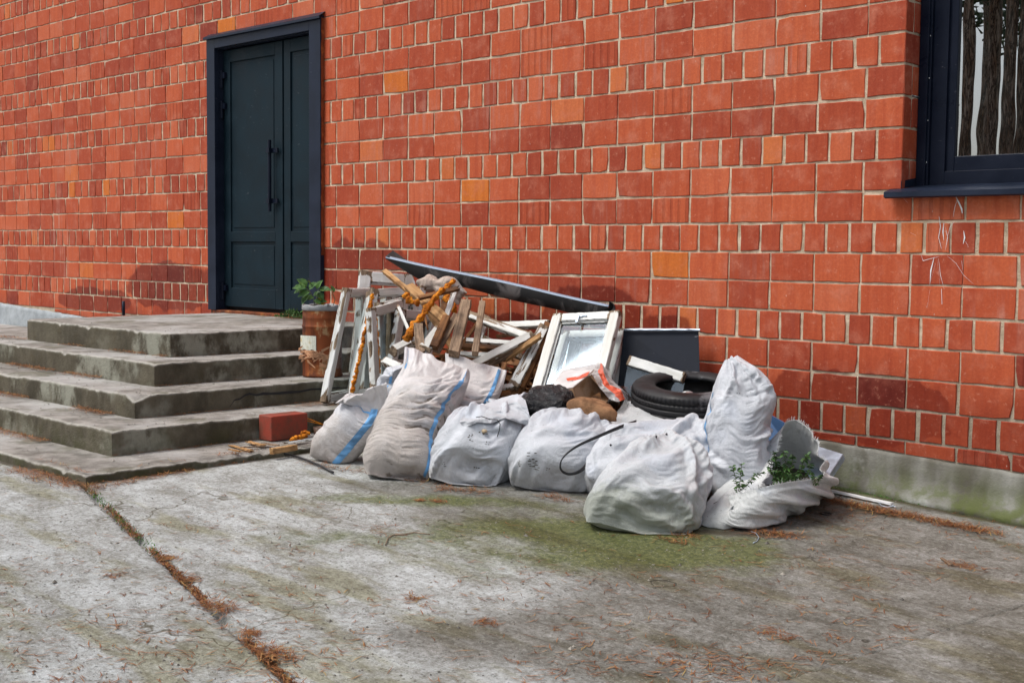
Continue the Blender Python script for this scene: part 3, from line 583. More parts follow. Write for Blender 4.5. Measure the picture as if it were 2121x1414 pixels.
def slab(side, x0, x1, y0, y1, step, name='slab'):
    xs = np.arange(x0, x1 + step / 2, step); ys = np.arange(y0, y1 + step / 2, step); X, Y = np.meshgrid(xs, ys); Z = ground_h(X, Y)
    js = jside(X, Y); kk = kside(X, Y) * ks
    if side == 'A': s1 = -js * JS - .018; Z = Z + .0
    elif side == 'B': s1 = np.minimum(js * JS - .016, kk - .002)
    else: s1 = np.minimum(js * JS - .016, -kk - .001); Z = Z + .007
    Z = Z - .07 * sstep(.0, -.016, s1) - .003 * np.exp(-np.clip(s1, 0, 1) / .01)
    F = grid_faces(len(ys), len(xs)); keep = (s1.ravel()[F] > -step * 1.6).all(1); F = F[keep]
    used = np.unique(F); rm = -np.ones(X.size, dtype=int); rm[used] = np.arange(len(used)); Vv = np.stack([X, Y, Z], -1).reshape(-1, 3)[used]
    me = mesh_np(name, Vv, rm[F]); wt, al, so_ = pave_attrs(Vv[:, 0], Vv[:, 1]); attr(me, 'wet', wt); attr(me, 'algae', al); attr(me, 'soil', so_); return link(name, me, MAT['ground'], gnd)
JS = np.sign(jside(np.array([4.0]), np.array([-1.5])))[0]
slab('A', -1.5, 5.6, -5.2, -1.9, .016); slab('B', 1.6, 6.0, -4.6, .02, .016); slab('C', 4.6, 7.2, -4.6, .02, .02)
# the rest of the yard, and the forest floor out to the horizon, lie under and around those slabs
def yard(name, x0, x1, y0, y1, n, dz, hole=None):
    xs = np.linspace(x0, x1, n); ys = np.linspace(y0, y1, n); X, Y = np.meshgrid(xs, ys); Z = gz(np.clip(X, -20, 9), np.clip(Y, -9, 5)) + dz
    me = mesh_np(name, np.stack([X, Y, Z], -1), grid_faces(n, n)); wt, al, so_ = pave_attrs(X.ravel(), Y.ravel()); attr(me, 'wet', wt); attr(me, 'algae', al * 0); attr(me, 'soil', so_ * 0 + (1 if dz < -.05 else 0)); return me
tag(link('ground', yard('ground', -14, 16, -12, .02, 60, -.055), MAT['ground']), kind='structure')
FLOOR = flat('forest_floor', (.07, .055, .03), .95, var=.5, bscale=8, bd=.05)
tag(link('forest_floor', mesh('forest_floor', [(-400, -400, -.42), (400, -400, -.42), (400, 400, -.42), (-400, 400, -.42)], [(0, 1, 2, 3)]), FLOOR), kind='structure')
# the outer yard slabs round the near ones
for (x0, x1, y0, y1) in ((-12, -1.5, -8, -1.9), (-1.5, 7.2, -9, -5.2), (7.2, 14, -9, .0), (5.6, 7.2, -5.2, -4.6)):
    n = 40; xs = np.linspace(x0, x1, n); ys = np.linspace(y0, y1, n); X, Y = np.meshgrid(xs, ys); me = mesh_np('slab', np.stack([X, Y, ground_h(X, Y)], -1), grid_faces(n, n)); wt, al, so_ = pave_attrs(X.ravel(), Y.ravel()); attr(me, 'wet', wt); attr(me, 'algae', al); attr(me, 'soil', so_ * 0); link('slab', me, MAT['ground'], gnd)
# ================================================================ PINES behind the camera, mirrored in the window
BARK = NT('pine_bark', .9, .2); v_ = BARK.coord('Object', (1, 1, .14)); b1 = BARK.math('ABSOLUTE', BARK.math('SUBTRACT', BARK.noise(v_, 16, 6, .7, 1.2), .5)); b2 = BARK.noise(v_, 14, 5, .7)
BARK = BARK.done(BARK.mix(BARK.mr(b1, .0, .09), (.05, .035, .025), BARK.mix(BARK.mr(b2, .35, .65), (.26, .15, .09), (.50, .40, .32))), None, BARK.bump(b1, .05, 1))
NEED = flat('pine_foliage', (.045, .075, .025), .8, var=.4)
def pine(x, y, rad, H, seed, label):
    q = random.Random(seed); t = empty('pine_tree', (x, y, -.4), label, 'tree', 'pines in the yard behind the camera')
    V, F = [], []; lx, ly = q.uniform(-.02, .02), q.uniform(-.02, .02); pts = [(lx * k + q.uniform(-.012, .012), ly * k + q.uniform(-.012, .012), H * k / 12) for k in range(13)]; n = 28; tube_geo(pts, [rad * (1.25 if k == 0 else 1) * (1 - .8 * k / 12) for k in range(13)], V, F, n)
    link('trunk', mesh('trunk', V, F, True), BARK, t).location = t.location; V, F = [], []
    for b in range(34):
        z = H * (.42 + .56 * b / 34); L = (2.6 - 2.0 * b / 34) * q.uniform(.7, 1.1); a = q.uniform(0, 6.28); tip = Vector((math.cos(a) * L, math.sin(a) * L, z + q.uniform(-.3, .6)))
        tube_geo([(0, 0, z), tuple(tip)], [.05, .015], V, F, 5)
        for k in range(70):
            c = Vector((0, 0, z)).lerp(tip, q.uniform(.35, 1.05)) + Vector([q.gauss(0, .2) for _ in range(3)]); d = Vector([q.gauss(0, 1) for _ in range(3)]).normalized() * .20; e = d.cross(Vector([q.gauss(0, 1) for _ in range(3)])).normalized() * .035
            n0 = len(V); V += [tuple(c - d - e), tuple(c - d + e), tuple(c + d)]; F.append((n0, n0 + 1, n0 + 2))
    link('crown', mesh('crown', V, F), NEED, t).location = t.location
# ================================================================ SACKS: a tube of cloth relaxed over its load
def relax(T, exu, exv, N=130, ka=.012, kb=.10, seed=0, amp=.004, floor=None, pins=None):
    """T [nv,nu,3] target tube (wraps in u). exu/exv [nv] say how much spare cloth each row has; the spare buckles into folds."""
    nv, nu, _ = T.shape; x = T.copy(); q = np.random.RandomState(seed)
    jj, ii = np.meshgrid(np.arange(nu), np.arange(nv)); ca, sa = np.cos(jj / nu * 6.2832), np.sin(jj / nu * 6.2832)
    wa = np.clip(1 + 1.9 * fbm((ca * 1.6 + seed, sa * 1.6, ii / nv * 3.5 + seed), 3), .05, 2.2); wb = np.clip(1 + 1.9 * fbm((ca * 1.6 - seed, sa * 1.6, ii / nv * 3.5), 3), .05, 2.2)
    du = np.linalg.norm(np.roll(T, -1, 1) - T, axis=2) * (1 + (exu[:, None] - 1) * wa); ev = 1 + (exv[:, None] - 1) * wb; dv = np.linalg.norm(T[1:] - T[:-1], axis=2) * .5 * (ev[1:] + ev[:-1])
    r1 = np.sqrt(((du[1:] + du[:-1]) / 2) ** 2 + dv ** 2)
    n = np.cross(np.roll(T, -1, 1) - np.roll(T, 1, 1), np.gradient(T, axis=0)); n /= np.linalg.norm(n, axis=2, keepdims=True) + 1e-9
    nz_ = fbm((ca * 5 + seed, sa * 5, ii / nv * 9), 4) + .6 * fbm((ca * 14 + seed, sa * 14, ii / nv * 26), 2); x = x + n * (nz_ * amp)[:, :, None]
    def con(a, b, rest, w=.5):
        d = b - a; L = np.sqrt((d * d).sum(2)) + 1e-9; return d * ((L - rest) / L * w * .5)[:, :, None]
    for it in range(N):
        c = np.zeros_like(x); k = con(x, np.roll(x, -1, 1), du); c += k; c -= np.roll(k, 1, 1)
        k = con(x[:-1], x[1:], dv); c[:-1] += k; c[1:] -= k
        k = con(x[:-1], np.roll(x, -1, 1)[1:], r1, .3); c[:-1] += k; c[1:] -= np.roll(k, 1, 1)
        k = con(x[:-1], np.roll(x, 1, 1)[1:], r1, .3); c[:-1] += k; c[1:] -= np.roll(k, -1, 1)
        x = x + c * .9
        lap = np.roll(x, 1, 1) + np.roll(x, -1, 1) - 2 * x; lap[1:-1] += x[2:] + x[:-2] - 2 * x[1:-1]
        x = x + lap * (kb * (.25 if it % 3 else .5)) * .5 + (T - x) * ka
        if pins is not None:
            for (i, j, P, rad) in pins: x[i, j] = P
        if floor is not None and it % 4 == 0:
            g = floor(x[:, :, 0], x[:, :, 1]); x[:, :, 2] = np.maximum(x[:, :, 2], g + .004)
    return x
def upsample(D, nv, nu, si, sj):
    ii = np.minimum(np.arange(nv) / si, D.shape[0] - 1.001); jj = (np.arange(nu) / sj) % D.shape[1]
    i0 = ii.astype(int); j0 = jj.astype(int); fi, fj = (ii - i0)[:, None, None], (jj - j0)[None, :, None]; i1 = np.minimum(i0 + 1, D.shape[0] - 1); j1 = (j0 + 1) % D.shape[1]
    g = lambda a, b: D[a][:, b]
    U = (g(i0, j0) * (1 - fj) + g(i0, j1) * fj) * (1 - fi) + (g(i1, j0) * (1 - fj) + g(i1, j1) * fj) * fi
    for _ in range(3):
        U = .5 * U + .25 * (np.roll(U, 1, 1) + np.roll(U, -1, 1)); U[1:-1] = .5 * U[1:-1] + .25 * (U[2:] + U[:-2])
    return U
def drape(T, EU, EV, N, ka, kb, seed, amp, fl, big=1.0, st=4):
    nv, nu, _ = T.shape; nu4 = nu // st * st; c = T[::st, :nu4:st]
    if nu % st == 0 and big > 0:
        xc = relax(c, 1 + (EU[::st] - 1) * big + .035 * big, 1 + (EV[::st] - 1) * big + .025 * big, 90, ka * .8, kb * .8, seed + 100, amp * 3.0, fl); T = T + upsample(xc - c, nv, nu, st, st)
        if fl is not None: T[:, :, 2] = np.maximum(T[:, :, 2], fl(T[:, :, 0], T[:, :, 1]) + .004)
    return relax(T, EU + .006, EV + .005, N, ka, kb * .65, seed, amp, fl)
def interp(st, ts):
    k = np.array([s[0] for s in st], float); out = []
    for c in range(1, len(st[0])):
        y = np.array([s[c] for s in st], float); m = np.gradient(y, k); i = np.clip(np.searchsorted(k, ts) - 1, 0, len(k) - 2); h = k[i + 1] - k[i]; t = (ts - k[i]) / h
        lin = (y[i + 1] - y[i]) / h
        m0 = np.where(m[i] * lin > 0, m[i], m[i] * .2); m1 = np.where(m[i + 1] * lin > 0, m[i + 1], m[i + 1] * .2)
        out.append((2 * t ** 3 - 3 * t ** 2 + 1) * y[i] + (t ** 3 - 2 * t ** 2 + t) * h * m0 + (-2 * t ** 3 + 3 * t ** 2) * y[i + 1] + (t ** 3 - t ** 2) * h * m1)
    return out
def sack(name, label, mat, stations, exu, exv, seed, lumps=.02, dirt=None, stripes=(), group='white rubbish sacks heaped against the wall', cell=.0065, amp=.004, top='seam', N=130, ka=.012, kb=.10, sq=.72, lf=5.0, ground=True, fringe=False, pokes=(), folds=(), big=1.0, cat='sack', roll=0.0, lat=0.0):
    """stations: (t, px, py, dist, halfwidth_px, thickness_m, tilt_deg) from the foot to the mouth; tilt turns the width axis in the view"""
    L = 0; pts = [at(s[1], s[2], s[3]) for s in stations]
    for a, b in zip(pts[:-1], pts[1:]): L += np.linalg.norm(a - b)
    hwm = max(s[4] * s[3] / FPX for s in stations); nv = int(L / cell) + 6; nu = int(hwm * 4.4 / cell) // 2 * 2
    nv, nu = min(nv, 170), min(nu, 240) // 4 * 4
    ts = np.linspace(0, 1, nv); px, py, di, hw, th, ti = interp(stations, ts)
    T = np.zeros((nv, nu, 3)); a = (np.arange(nu) + .5) / nu * 2 * np.pi; cx, sy = np.sign(np.cos(a)) * np.abs(np.cos(a)) ** sq, np.sign(np.sin(a)) * np.abs(np.sin(a)) ** .9
    for i in range(nv):
        C = at(px[i], py[i], di[i]); sc = di[i] / FPX; th_ = math.radians(ti[i]); W = RT * math.cos(th_) + UP * math.sin(th_)
        j = min(max(i, 1), nv - 2); S = at(px[j + 1], py[j + 1], di[j + 1]) - at(px[j - 1], py[j - 1], di[j - 1]); S /= np.linalg.norm(S) + 1e-9; Dp = np.cross(W, S); Dp /= np.linalg.norm(Dp) + 1e-9
        if Dp @ FW > 0: Dp = -Dp                 # towards the camera
        T[i] = C + np.outer(cx * hw[i] * sc, W) + np.outer(sy * th[i] / 2, Dp)
    nn = np.cross(np.roll(T, -1, 1) - np.roll(T, 1, 1), np.gradient(T, axis=0)); nn /= np.linalg.norm(nn, axis=2, keepdims=True) + 1e-9
    cen = T.mean(axis=1, keepdims=True); sgn = np.sign((nn * (T - cen)).sum(2)); nn *= sgn[:, :, None]
    lm = fbm((T[:, :, 0] * lf + seed * 3.1, T[:, :, 1] * lf, T[:, :, 2] * lf), 3); env = np.sin(np.pi * np.clip(ts * 1.02, 0, 1)) ** .5
    T = T + nn * (lm * lumps * env[:, None])[:, :, None]
    for (pt, pu, hgt, rad) in pokes:             # something sharp inside pushes the cloth out
        i0, j0 = int(pt * nv), int((pu % 1) * nu); d = np.sqrt(((T - T[i0, j0]) ** 2).sum(2)); T = T + nn[i0, j0] * (hgt * np.clip(1 - d / rad, 0, 1) ** 1.6)[:, :, None]
    tt_, uu_ = np.repeat(ts[:, None], nu, 1), np.repeat(((np.arange(nu) + .5) / nu)[None], nv, 0)
    for (t0, u0, t1, u1, wd, hgt) in folds:      # taut pleats running between two spots of the cloth
        du_, dt_ = (u1 - u0) * 2.2, (t1 - t0); L2 = du_ ** 2 + dt_ ** 2; a_ = (((uu_ - u0 + .5) % 1) - .5) * 2.2; b_ = tt_ - t0; s_ = (a_ * du_ + b_ * dt_) / L2; e_ = np.abs(a_ * dt_ - b_ * du_) / math.sqrt(L2) * L / 1.0
        T = T + nn * (hgt * np.exp(-e_ / wd) * sstep(-.06, .12, s_) * (1 - sstep(.6, 1.05, s_)) - hgt * .45 * np.exp(-((e_ - wd * 2.2) / wd) ** 2) * sstep(-.06, .12, s_) * (1 - sstep(.6, 1.05, s_)))[:, :, None]
    fl = (lambda X, Y: gz(X, Y)) if ground else None
    if ground: T[:, :, 2] = np.maximum(T[:, :, 2], fl(T[:, :, 0], T[:, :, 1]) + .004)
    EU = np.interp(ts, *zip(*exu)); EV = np.interp(ts, *zip(*exv))
    x = drape(T, EU, EV, N, ka, kb, seed, amp, fl, big)
    V = x.reshape(-1, 3); F = grid_faces(nv, nu, True); caps = []
    if top == 'seam' or top == 'tied': F = np.concatenate([F, [[(nv - 1) * nu + j, (nv - 1) * nu + (j + 1), (nv - 1) * nu + nu - 2 - j, (nv - 1) * nu + nu - 1 - j] for j in range(nu // 2 - 1)]])
    F = np.concatenate([F, [[j + 1, j, nu - 1 - j, nu - 2 - j] for j in range(nu // 2 - 1)]])
    o = pts[0]; me = mesh_np(name, V - o, F); d0 = np.repeat(np.interp(ts, *zip(*(dirt or [(0, .5), (1, .1)])))[:, None], nu, 1) + .25 * lm
    sm = x.copy()
    for _ in range(10): sm = .5 * sm + .25 * (np.roll(sm, 1, 1) + np.roll(sm, -1, 1)); sm[1:-1] = .5 * sm[1:-1] + .25 * (sm[2:] + sm[:-2])
    n2 = np.cross(np.roll(sm, -1, 1) - np.roll(sm, 1, 1), np.gradient(sm, axis=0)); n2 /= np.linalg.norm(n2, axis=2, keepdims=True) + 1e-9; n2 *= np.sign((n2 * (sm - sm.mean(1, keepdims=True))).sum(2))[:, :, None]
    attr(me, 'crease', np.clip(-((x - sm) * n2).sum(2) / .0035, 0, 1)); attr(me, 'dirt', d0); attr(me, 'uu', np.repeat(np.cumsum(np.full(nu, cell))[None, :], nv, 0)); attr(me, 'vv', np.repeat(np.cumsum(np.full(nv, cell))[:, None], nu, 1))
    ob = link(name, me, mat); ob.location = tuple(o); tag(ob, label, cat, group)
    sb = ob.modifiers.new('sub', 'SUBSURF'); sb.levels = 1; sb.render_levels = 1
    if top == 'open': so_ = ob.modifiers.new('s', 'SOLIDIFY'); so_.thickness = .0015
    # woven-in stripes: strips of the same surface lifted a hair off it
    nrm = np.cross(np.roll(x, -1, 1) - np.roll(x, 1, 1), np.gradient(x, axis=0)); nrm /= np.linalg.norm(nrm, axis=2, keepdims=True) + 1e-9; nrm *= np.sign((nrm * (x - x.mean(1, keepdims=True))).sum(2))[:, :, None]
    nrm = (nrm + np.roll(nrm, 1, 1) + np.roll(nrm, -1, 1)); nrm /= np.linalg.norm(nrm, axis=2, keepdims=True) + 1e-9
    for (u0, u1, t0, t1) in stripes:
        j0 = int(u0 * nu); w_ = max(1, int(round((u1 - u0) * nu))); i0, i1 = int(t0 * nv), max(int(t1 * nv), 2)
        idx = [(j0 + k) % nu for k in range(w_ + 1)]; S = (x + nrm * .0022)[i0:i1][:, idx]; sm = mesh_np('stripe', S, grid_faces(S.shape[0], S.shape[1])); so2 = link('stripe', sm, MAT['stripe'], ob); m_ = so2.modifiers.new('sub', 'SUBSURF'); m_.levels = 1; m_.render_levels = 1
    return ob, x, nrm
S0 = sack('sack', 'crumpled white sack end with a blue stripe, squeezed between sashes and tall muddy sack', MAT['sackB'],
  [(0, 800, 850, 6.9, 20, .03, 0), (.15, 803, 838, 6.88, 26, .12, 0), (.5, 808, 805, 6.84, 28, .16, 5), (.8, 818, 780, 6.8, 26, .12, 15), (1, 836, 765, 6.75, 24, .03, 30)],
  [(0, 1.1), (1, 1.22)], [(0, 1.05), (1, 1.12)], 21, .03, [(0, .2), (1, 0)], [(.3, .35, .5, .98)], N=110, amp=.008)
S1 = sack('sack', 'small dirty sack slumped beside the steps, blue stripe, its mouth flapping open', MAT['sackA'],
  [(0, 668, 961, 6.60, 34, .02, -38), (.1, 679, 946, 6.6, 45, .13, -38), (.4, 714, 905, 6.6, 50, .24, -38), (.68, 748, 860, 6.6, 49, .22, -34), (.82, 760, 838, 6.58, 45, .13, -18), (.91, 757, 826, 6.55, 48, .07, 6), (1, 748, 816, 6.5, 56, .02, 20)],
  [(0, 1.0), (.6, 1.02), (.85, 1.13), (1, 1.2)], [(0, 1.02), (.3, 1.08), (.6, 1.05), (1, 1.03)], 3, .015, [(0, .9), (.5, .4), (.75, -.2), (1, -.5)], [(.17, .215, .02, .86), (.2, .42, .80, .83)], N=120)
S2 = sack('sack', 'tall muddy sack with a blue stripe, foremost under the broken sashes', MAT['sackA'],
  [(0, 826, 990, 6.21, 68, .02, -9), (.06, 826, 974, 6.24, 74, .18, -9), (.3, 838, 906, 6.38, 67, .32, -6), (.6, 872, 842, 6.5, 70, .30, -6), (.8, 893, 800, 6.58, 71, .22, -10), (.93, 905, 768, 6.62, 71, .09, -18), (1, 905, 745, 6.65, 71, .03, -20)],
  [(0, 1.0), (.55, 1.02), (.85, 1.10), (1, 1.14)], [(0, 1.10), (.3, 1.16), (.55, 1.09), (.8, 1.02), (1, 1.0)], 5, .018, [(0, .95), (.45, .75), (.68, .1), (1, -.3)], [(.10, .125, 0, .97), (.40, .42, .86, .99)], N=150)
S3 = sack('sack', 'muddy sack with a blue stripe, standing half hidden behind the tall foremost one', MAT['sackA'],
  [(0, 915, 962, 6.62, 40, .03, -8), (.1, 917, 945, 6.62, 46, .16, -8), (.35, 934, 893, 6.66, 48, .26, -8), (.6, 958, 846, 6.74, 56, .24, -12), (.85, 982, 795, 6.8, 60, .12, -16), (1, 984, 752, 6.85, 66, .02, -16)],
  [(0, 1.0), (.6, 1.02), (1, 1.08)], [(0, 1.06), (.35, 1.14), (.7, 1.04), (1, 1.0)], 8, .018, [(0, .9), (.4, .75), (.8, .1), (1, -.2)], [(.125, .155, .02, .98)], N=120)
S4 = sack('sack', 'plump tied sack with a rumpled neck, right of the muddy striped ones', MAT['sackB'],
  [(0, 954, 1004, 6.13, 68, .012, -14), (.05, 957, 996, 6.15, 73, .09, -14), (.18, 968, 974, 6.2, 80, .26, -14), (.42, 990, 936, 6.25, 86, .36, -12), (.68, 1012, 893, 6.32, 78, .32, -8), (.83, 1026, 868, 6.38, 58, .2, 0), (.9, 1034, 853, 6.40, 38, .12, 5), (1, 1048, 838, 6.42, 56, .07, 12)],
  [(0, 1.0), (.5, 1.01), (.75, 1.12), (.85, 1.4), (1, 1.5)], [(0, 1.05), (.3, 1.03), (.75, 1.03), (1, 1.18)], 13, .02, [(0, .9), (.12, .3), (.4, .0), (1, .1)], N=130, amp=.007, big=1.3, folds=[(.86, .05, .55, .02, .010, .02), (.86, .15, .58, .12, .010, .02), (.86, .22, .5, .2, .010, .018), (.86, .3, .6, .32, .010, .02), (.86, .4, .55, .43, .010, .02), (.0, .06, .22, .12, .012, .02), (.0, .44, .2, .36, .012, .02)])
S5 = sack('sack', 'bulging white sack between the tied one and the draped pair, black strap curling over it', MAT['sackB'],
  [(0, 1138, 1018, 6.06, 82, .012, -11), (.06, 1140, 1008, 6.07, 87, .10, -11), (.2, 1145, 985, 6.10, 93, .30, -11), (.45, 1154, 948, 6.16, 96, .36, -9), (.7, 1176, 908, 6.24, 88, .30, -6), (.87, 1196, 882, 6.32, 68, .18, -4), (1, 1210, 866, 6.38, 40, .05, 0)],
  [(0, 1.0), (.5, 1.015), (.8, 1.08), (1, 1.25)], [(0, 1.04), (.5, 1.03), (1, 1.05)], 17, .022, [(0, 1.0), (.12, .4), (.3, .0), (1, -.2)], N=120, amp=.006, big=1.3, folds=[(.98, .2, .6, .06, .012, .022), (.98, .25, .62, .22, .010, .018), (.98, .3, .6, .42, .012, .02), (.0, .04, .3, .08, .012, .025), (.0, .46, .2, .4, .012, .02)])
S6 = sack('sack', 'big white sack with a sharp thing poking out, behind the mossy foremost one', MAT['sackB'],
  [(0, 1335, 1045, 5.98, 108, .02, -6), (.12, 1338, 1020, 6.0, 124, .26, -6), (.45, 1343, 968, 6.06, 126, .36, -3), (.72, 1368, 930, 6.14, 104, .26, 0), (.88, 1388, 906, 6.2, 74, .15, 0), (1, 1398, 890, 6.25, 46, .04, 0)],
  [(0, 1.0), (.5, 1.02), (1, 1.10)], [(0, 1.03), (.5, 1.03), (1, 1.04)], 23, .028, [(0, 1.1), (.15, .35), (.4, -.2), (1, -.3)], N=130, amp=.006, big=1.5, folds=[(.72, .40, .35, .28, .012, .022), (.72, .40, .60, .22, .012, .02), (.9, .16, .5, .10, .014, .026), (.9, .16, .6, .25, .012, .02), (.15, .42, .5, .46, .012, .02)], pokes=[(.72, .40, .05, .22), (.85, .18, .05, .2)])
S7 = sack('sack', 'foremost large sack with a mossy green foot, draped to a point', MAT['sackC'],
  [(0, 1318, 1102, 5.38, 108, .012, -13), (.05, 1321, 1093, 5.40, 112, .09, -13), (.15, 1330, 1070, 5.45, 118, .28, -12), (.38, 1350, 1024, 5.57, 112, .38, -9), (.6, 1374, 984, 5.70, 92, .32, -6), (.78, 1376, 956, 5.78, 54, .20, -2), (.92, 1366, 932, 5.84, 24, .10, 0), (1, 1360, 914, 5.86, 12, .03, 0)],
  [(0, 1.0), (.4, 1.02), (.75, 1.06), (1, 1.05)], [(0, 1.10), (.2, 1.06), (.5, 1.02), (1, 1.0)], 29, .026, [(0, 2.4), (.06, 1.9), (.14, .9), (.24, .2), (.4, -.2), (1, -.4)], N=140, amp=.007, big=1.6, folds=[(.97, .25, .30, .06, .014, .030), (.97, .25, .12, .13, .014, .028), (.95, .24, .40, .30, .012, .022), (.95, .26, .55, .42, .014, .024), (.6, .05, .2, .16, .012, .02), (.1, .08, .25, .3, .010, .02), (.06, .12, .14, .38, .010, .018)], pokes=[(.82, .22, .06, .25), (.62, .34, .045, .16)])
S8 = sack('sack', 'tallest clean white sack standing upright in front of the tyre', MAT['sackB'],
  [(0, 1535, 1032, 5.98, 62, .03, -4), (.08, 1535, 1014, 5.98, 66, .2, -4), (.33, 1528, 935, 6.0, 62, .32, -2), (.52, 1527, 885, 6.02, 64, .32, 0), (.72, 1537, 828, 6.04, 64, .3, 0), (.88, 1532, 784, 6.05, 50, .2, 5), (1, 1516, 746, 6.06, 16, .04, 14)],
  [(0, 1.0), (.5, 1.03), (.8, 1.08), (1, 1.12)], [(0, 1.05), (.4, 1.06), (1, 1.03)], 31, .024, [(0, .35), (.4, -.2), (1, -.5)], [(.478, .49, .1, .8)], N=130, amp=.008, big=1.2, lf=7, folds=[(1, .25, .66, .08, .012, .022), (1, .25, .70, .2, .010, .02), (1, .25, .68, .36, .012, .022), (.5, .03, .38, .22, .012, .022), (.3, .48, .18, .3, .012, .018)])
S10 = sack('sack', 'flattened grey-white sack lying under the tyre', MAT['sackD'],
  [(0, 1275, 862, 6.62, 10, .03, 90), (.12, 1290, 866, 6.6, 24, .3, 90), (.5, 1390, 890, 6.5, 40, .45, 90), (.88, 1480, 905, 6.4, 34, .4, 90), (1, 1510, 905, 6.4, 20, .05, 90)],
  [(0, 1.1), (1, 1.1)], [(0, 1.05), (1, 1.05)], 37, .03, [(0, .3), (1, .3)], N=80, cell=.012)
BAGM = NT('black_film', .28, .6); v_ = BAGM.coord('Object'); n_ = BAGM.noise(v_, 16, 6, .65, 2.0)
BAGM = BAGM.done((.010, .010, .013), BAGM.mr(n_, .3, .7, .18, .38), BAGM.bump(BAGM.math('ABSOLUTE', BAGM.math('SUBTRACT', n_, .5)), .03, 1))
S11 = sack('rubbish_bag', 'small glossy black rubbish bag lodged between the two plump white sacks', BAGM,
  [(0, 1112, 868, 6.40, 30, .03, -12), (.15, 1116, 862, 6.4, 46, .16, -8), (.5, 1130, 846, 6.42, 54, .24, -4), (.8, 1134, 828, 6.46, 44, .2, 0), (1, 1130, 818, 6.5, 22, .04, 0)],
  [(0, 1.1), (1, 1.25)], [(0, 1.15), (1, 1.2)], 41, .035, N=90, amp=.012, cat='bag', group='', cell=.006, ground=False)
MAT['cloth'] = mat_sack('dirty_cloth', (.60, .50, .44), (.2, .14, .09), .6)
S12 = sack('cloth_bundle', 'dirty beige cloth bundle at the top of the timber under the metal trim', MAT['cloth'],
  [(0, 866, 584, 8.1, 5, .02, 80), (.15, 876, 585, 8.1, 10, .06, 80), (.42, 893, 587, 8.08, 12, .08, 80), (.56, 904, 592, 8.05, 7, .04, 75), (.8, 926, 596, 8.02, 15, .09, 75), (1, 950, 612, 8.0, 12, .03, 60)],
  [(0, 1.05), (1, 1.2)], [(0, 1.05), (1, 1.1)], 43, .03, [(0, 1), (1, .8)], N=100, amp=.012, big=2.5, cat='bundle', group='', ground=False)

# ---- the open frayed sack with weeds growing in it
def resample(P, n):
    P = np.array(P); P = np.vstack([P, P[:1]]); s = np.r_[0, np.cumsum(np.linalg.norm(np.diff(P, axis=0), axis=1))]; t = np.linspace(0, s[-1], n, endpoint=False); Q = np.stack([np.interp(t, s, P[:, k]) for k in range(3)], 1)
    for _ in range(6): Q = .5 * Q + .25 * (np.roll(Q, 1, 0) + np.roll(Q, -1, 0))
    return Q
rim = [(1500, 1040, 5.52), (1545, 1018, 5.46), (1590, 1008, 5.45), (1632, 997, 5.47), (1675, 997, 5.52), (1716, 992, 5.64), (1713, 958, 5.80), (1700, 922, 5.90), (1680, 890, 5.95), (1655, 864, 6.0), (1636, 860, 6.0), (1612, 902, 5.98), (1594, 935, 5.95), (1590, 972, 5.84), (1560, 1010, 5.58)]
base = [(1430, 1076), (1450, 1092), (1510, 1098), (1570, 1098), (1618, 1088), (1662, 1062), (1700, 1034), (1700, 1018), (1670, 1014), (1630, 1016), (1580, 1020), (1530, 1030), (1480, 1045)]
NU = 200; Rm = resample([at(*p) for p in rim], NU); Bs = resample([atg(*p) for p in base], NU); Bs[:, 2] = gz(Bs[:, 0], Bs[:, 1]) + .004
def align(A, B):                              # start both rings at their right-hand end and run them the same way round
    f = lambda Q: np.roll(Q, -int(np.argmax((Q - CAM) @ RT)), 0); A, B = f(A), f(B)
    ar = lambda Q: np.sum((Q @ RT) * np.roll(Q @ UP, -1) - np.roll(Q @ RT, -1) * (Q @ UP))
    return A, (B if ar(A) * ar(B) > 0 else np.roll(B[::-1], 1, 0))
Rm, Bs = align(Rm, Bs); cR, cB = Rm.mean(0), Bs.mean(0); rows = []
for t in np.linspace(0, 1, 54):
    P = Bs + (Rm - Bs) * t; out = P - (cB + (cR - cB) * t); out[:, 2] *= .25; b = .055 * math.sin(math.pi * min(1, t * 1.1)) - (.02 if t > .85 else 0) * (t - .85) / .15
    rows.append(P + out / (np.linalg.norm(out, axis=1, keepdims=True) + 1e-6) * b)
T = np.array(rows); X9 = drape(T, np.interp(np.linspace(0, 1, 54), [0, .6, 1], [1.03, 1.05, 1.06]), np.interp(np.linspace(0, 1, 54), [0, 1], [1.05, 1.02]), 120, .014, .12, 51, .006, lambda x, y: gz(x, y), .25)
me = mesh_np('sack', X9.reshape(-1, 3) - cB, grid_faces(54, NU, True)); attr(me, 'crease', np.zeros(54 * NU)); attr(me, 'dirt', np.repeat(np.linspace(.7, -.3, 54)[:, None], NU, 1)); attr(me, 'uu', np.repeat(np.arange(NU)[None] * .007, 54, 0)); attr(me, 'vv', np.repeat(np.arange(54)[:, None] * .007, NU, 1))
MAT['sackE'] = mat_sack('coarse_woven_sack', (.60, .62, .62), (.16, .16, .11), .7)
S9 = link('sack', me, MAT['sackE']); S9.location = tuple(cB); tag(S9, 'gaping grey-white sack with a frayed rim and weeds growing in it', 'sack', 'white rubbish sacks heaped against the wall')
m_ = S9.modifiers.new('sub', 'SUBSURF'); m_.levels = 1; m_.render_levels = 1; m_ = S9.modifiers.new('s', 'SOLIDIFY'); m_.thickness = .0015
V, F = [], []; rimw = X9[-1]; q = random.Random(4); upd = X9[-1] - X9[-4]; upd /= np.linalg.norm(upd, axis=1, keepdims=True)
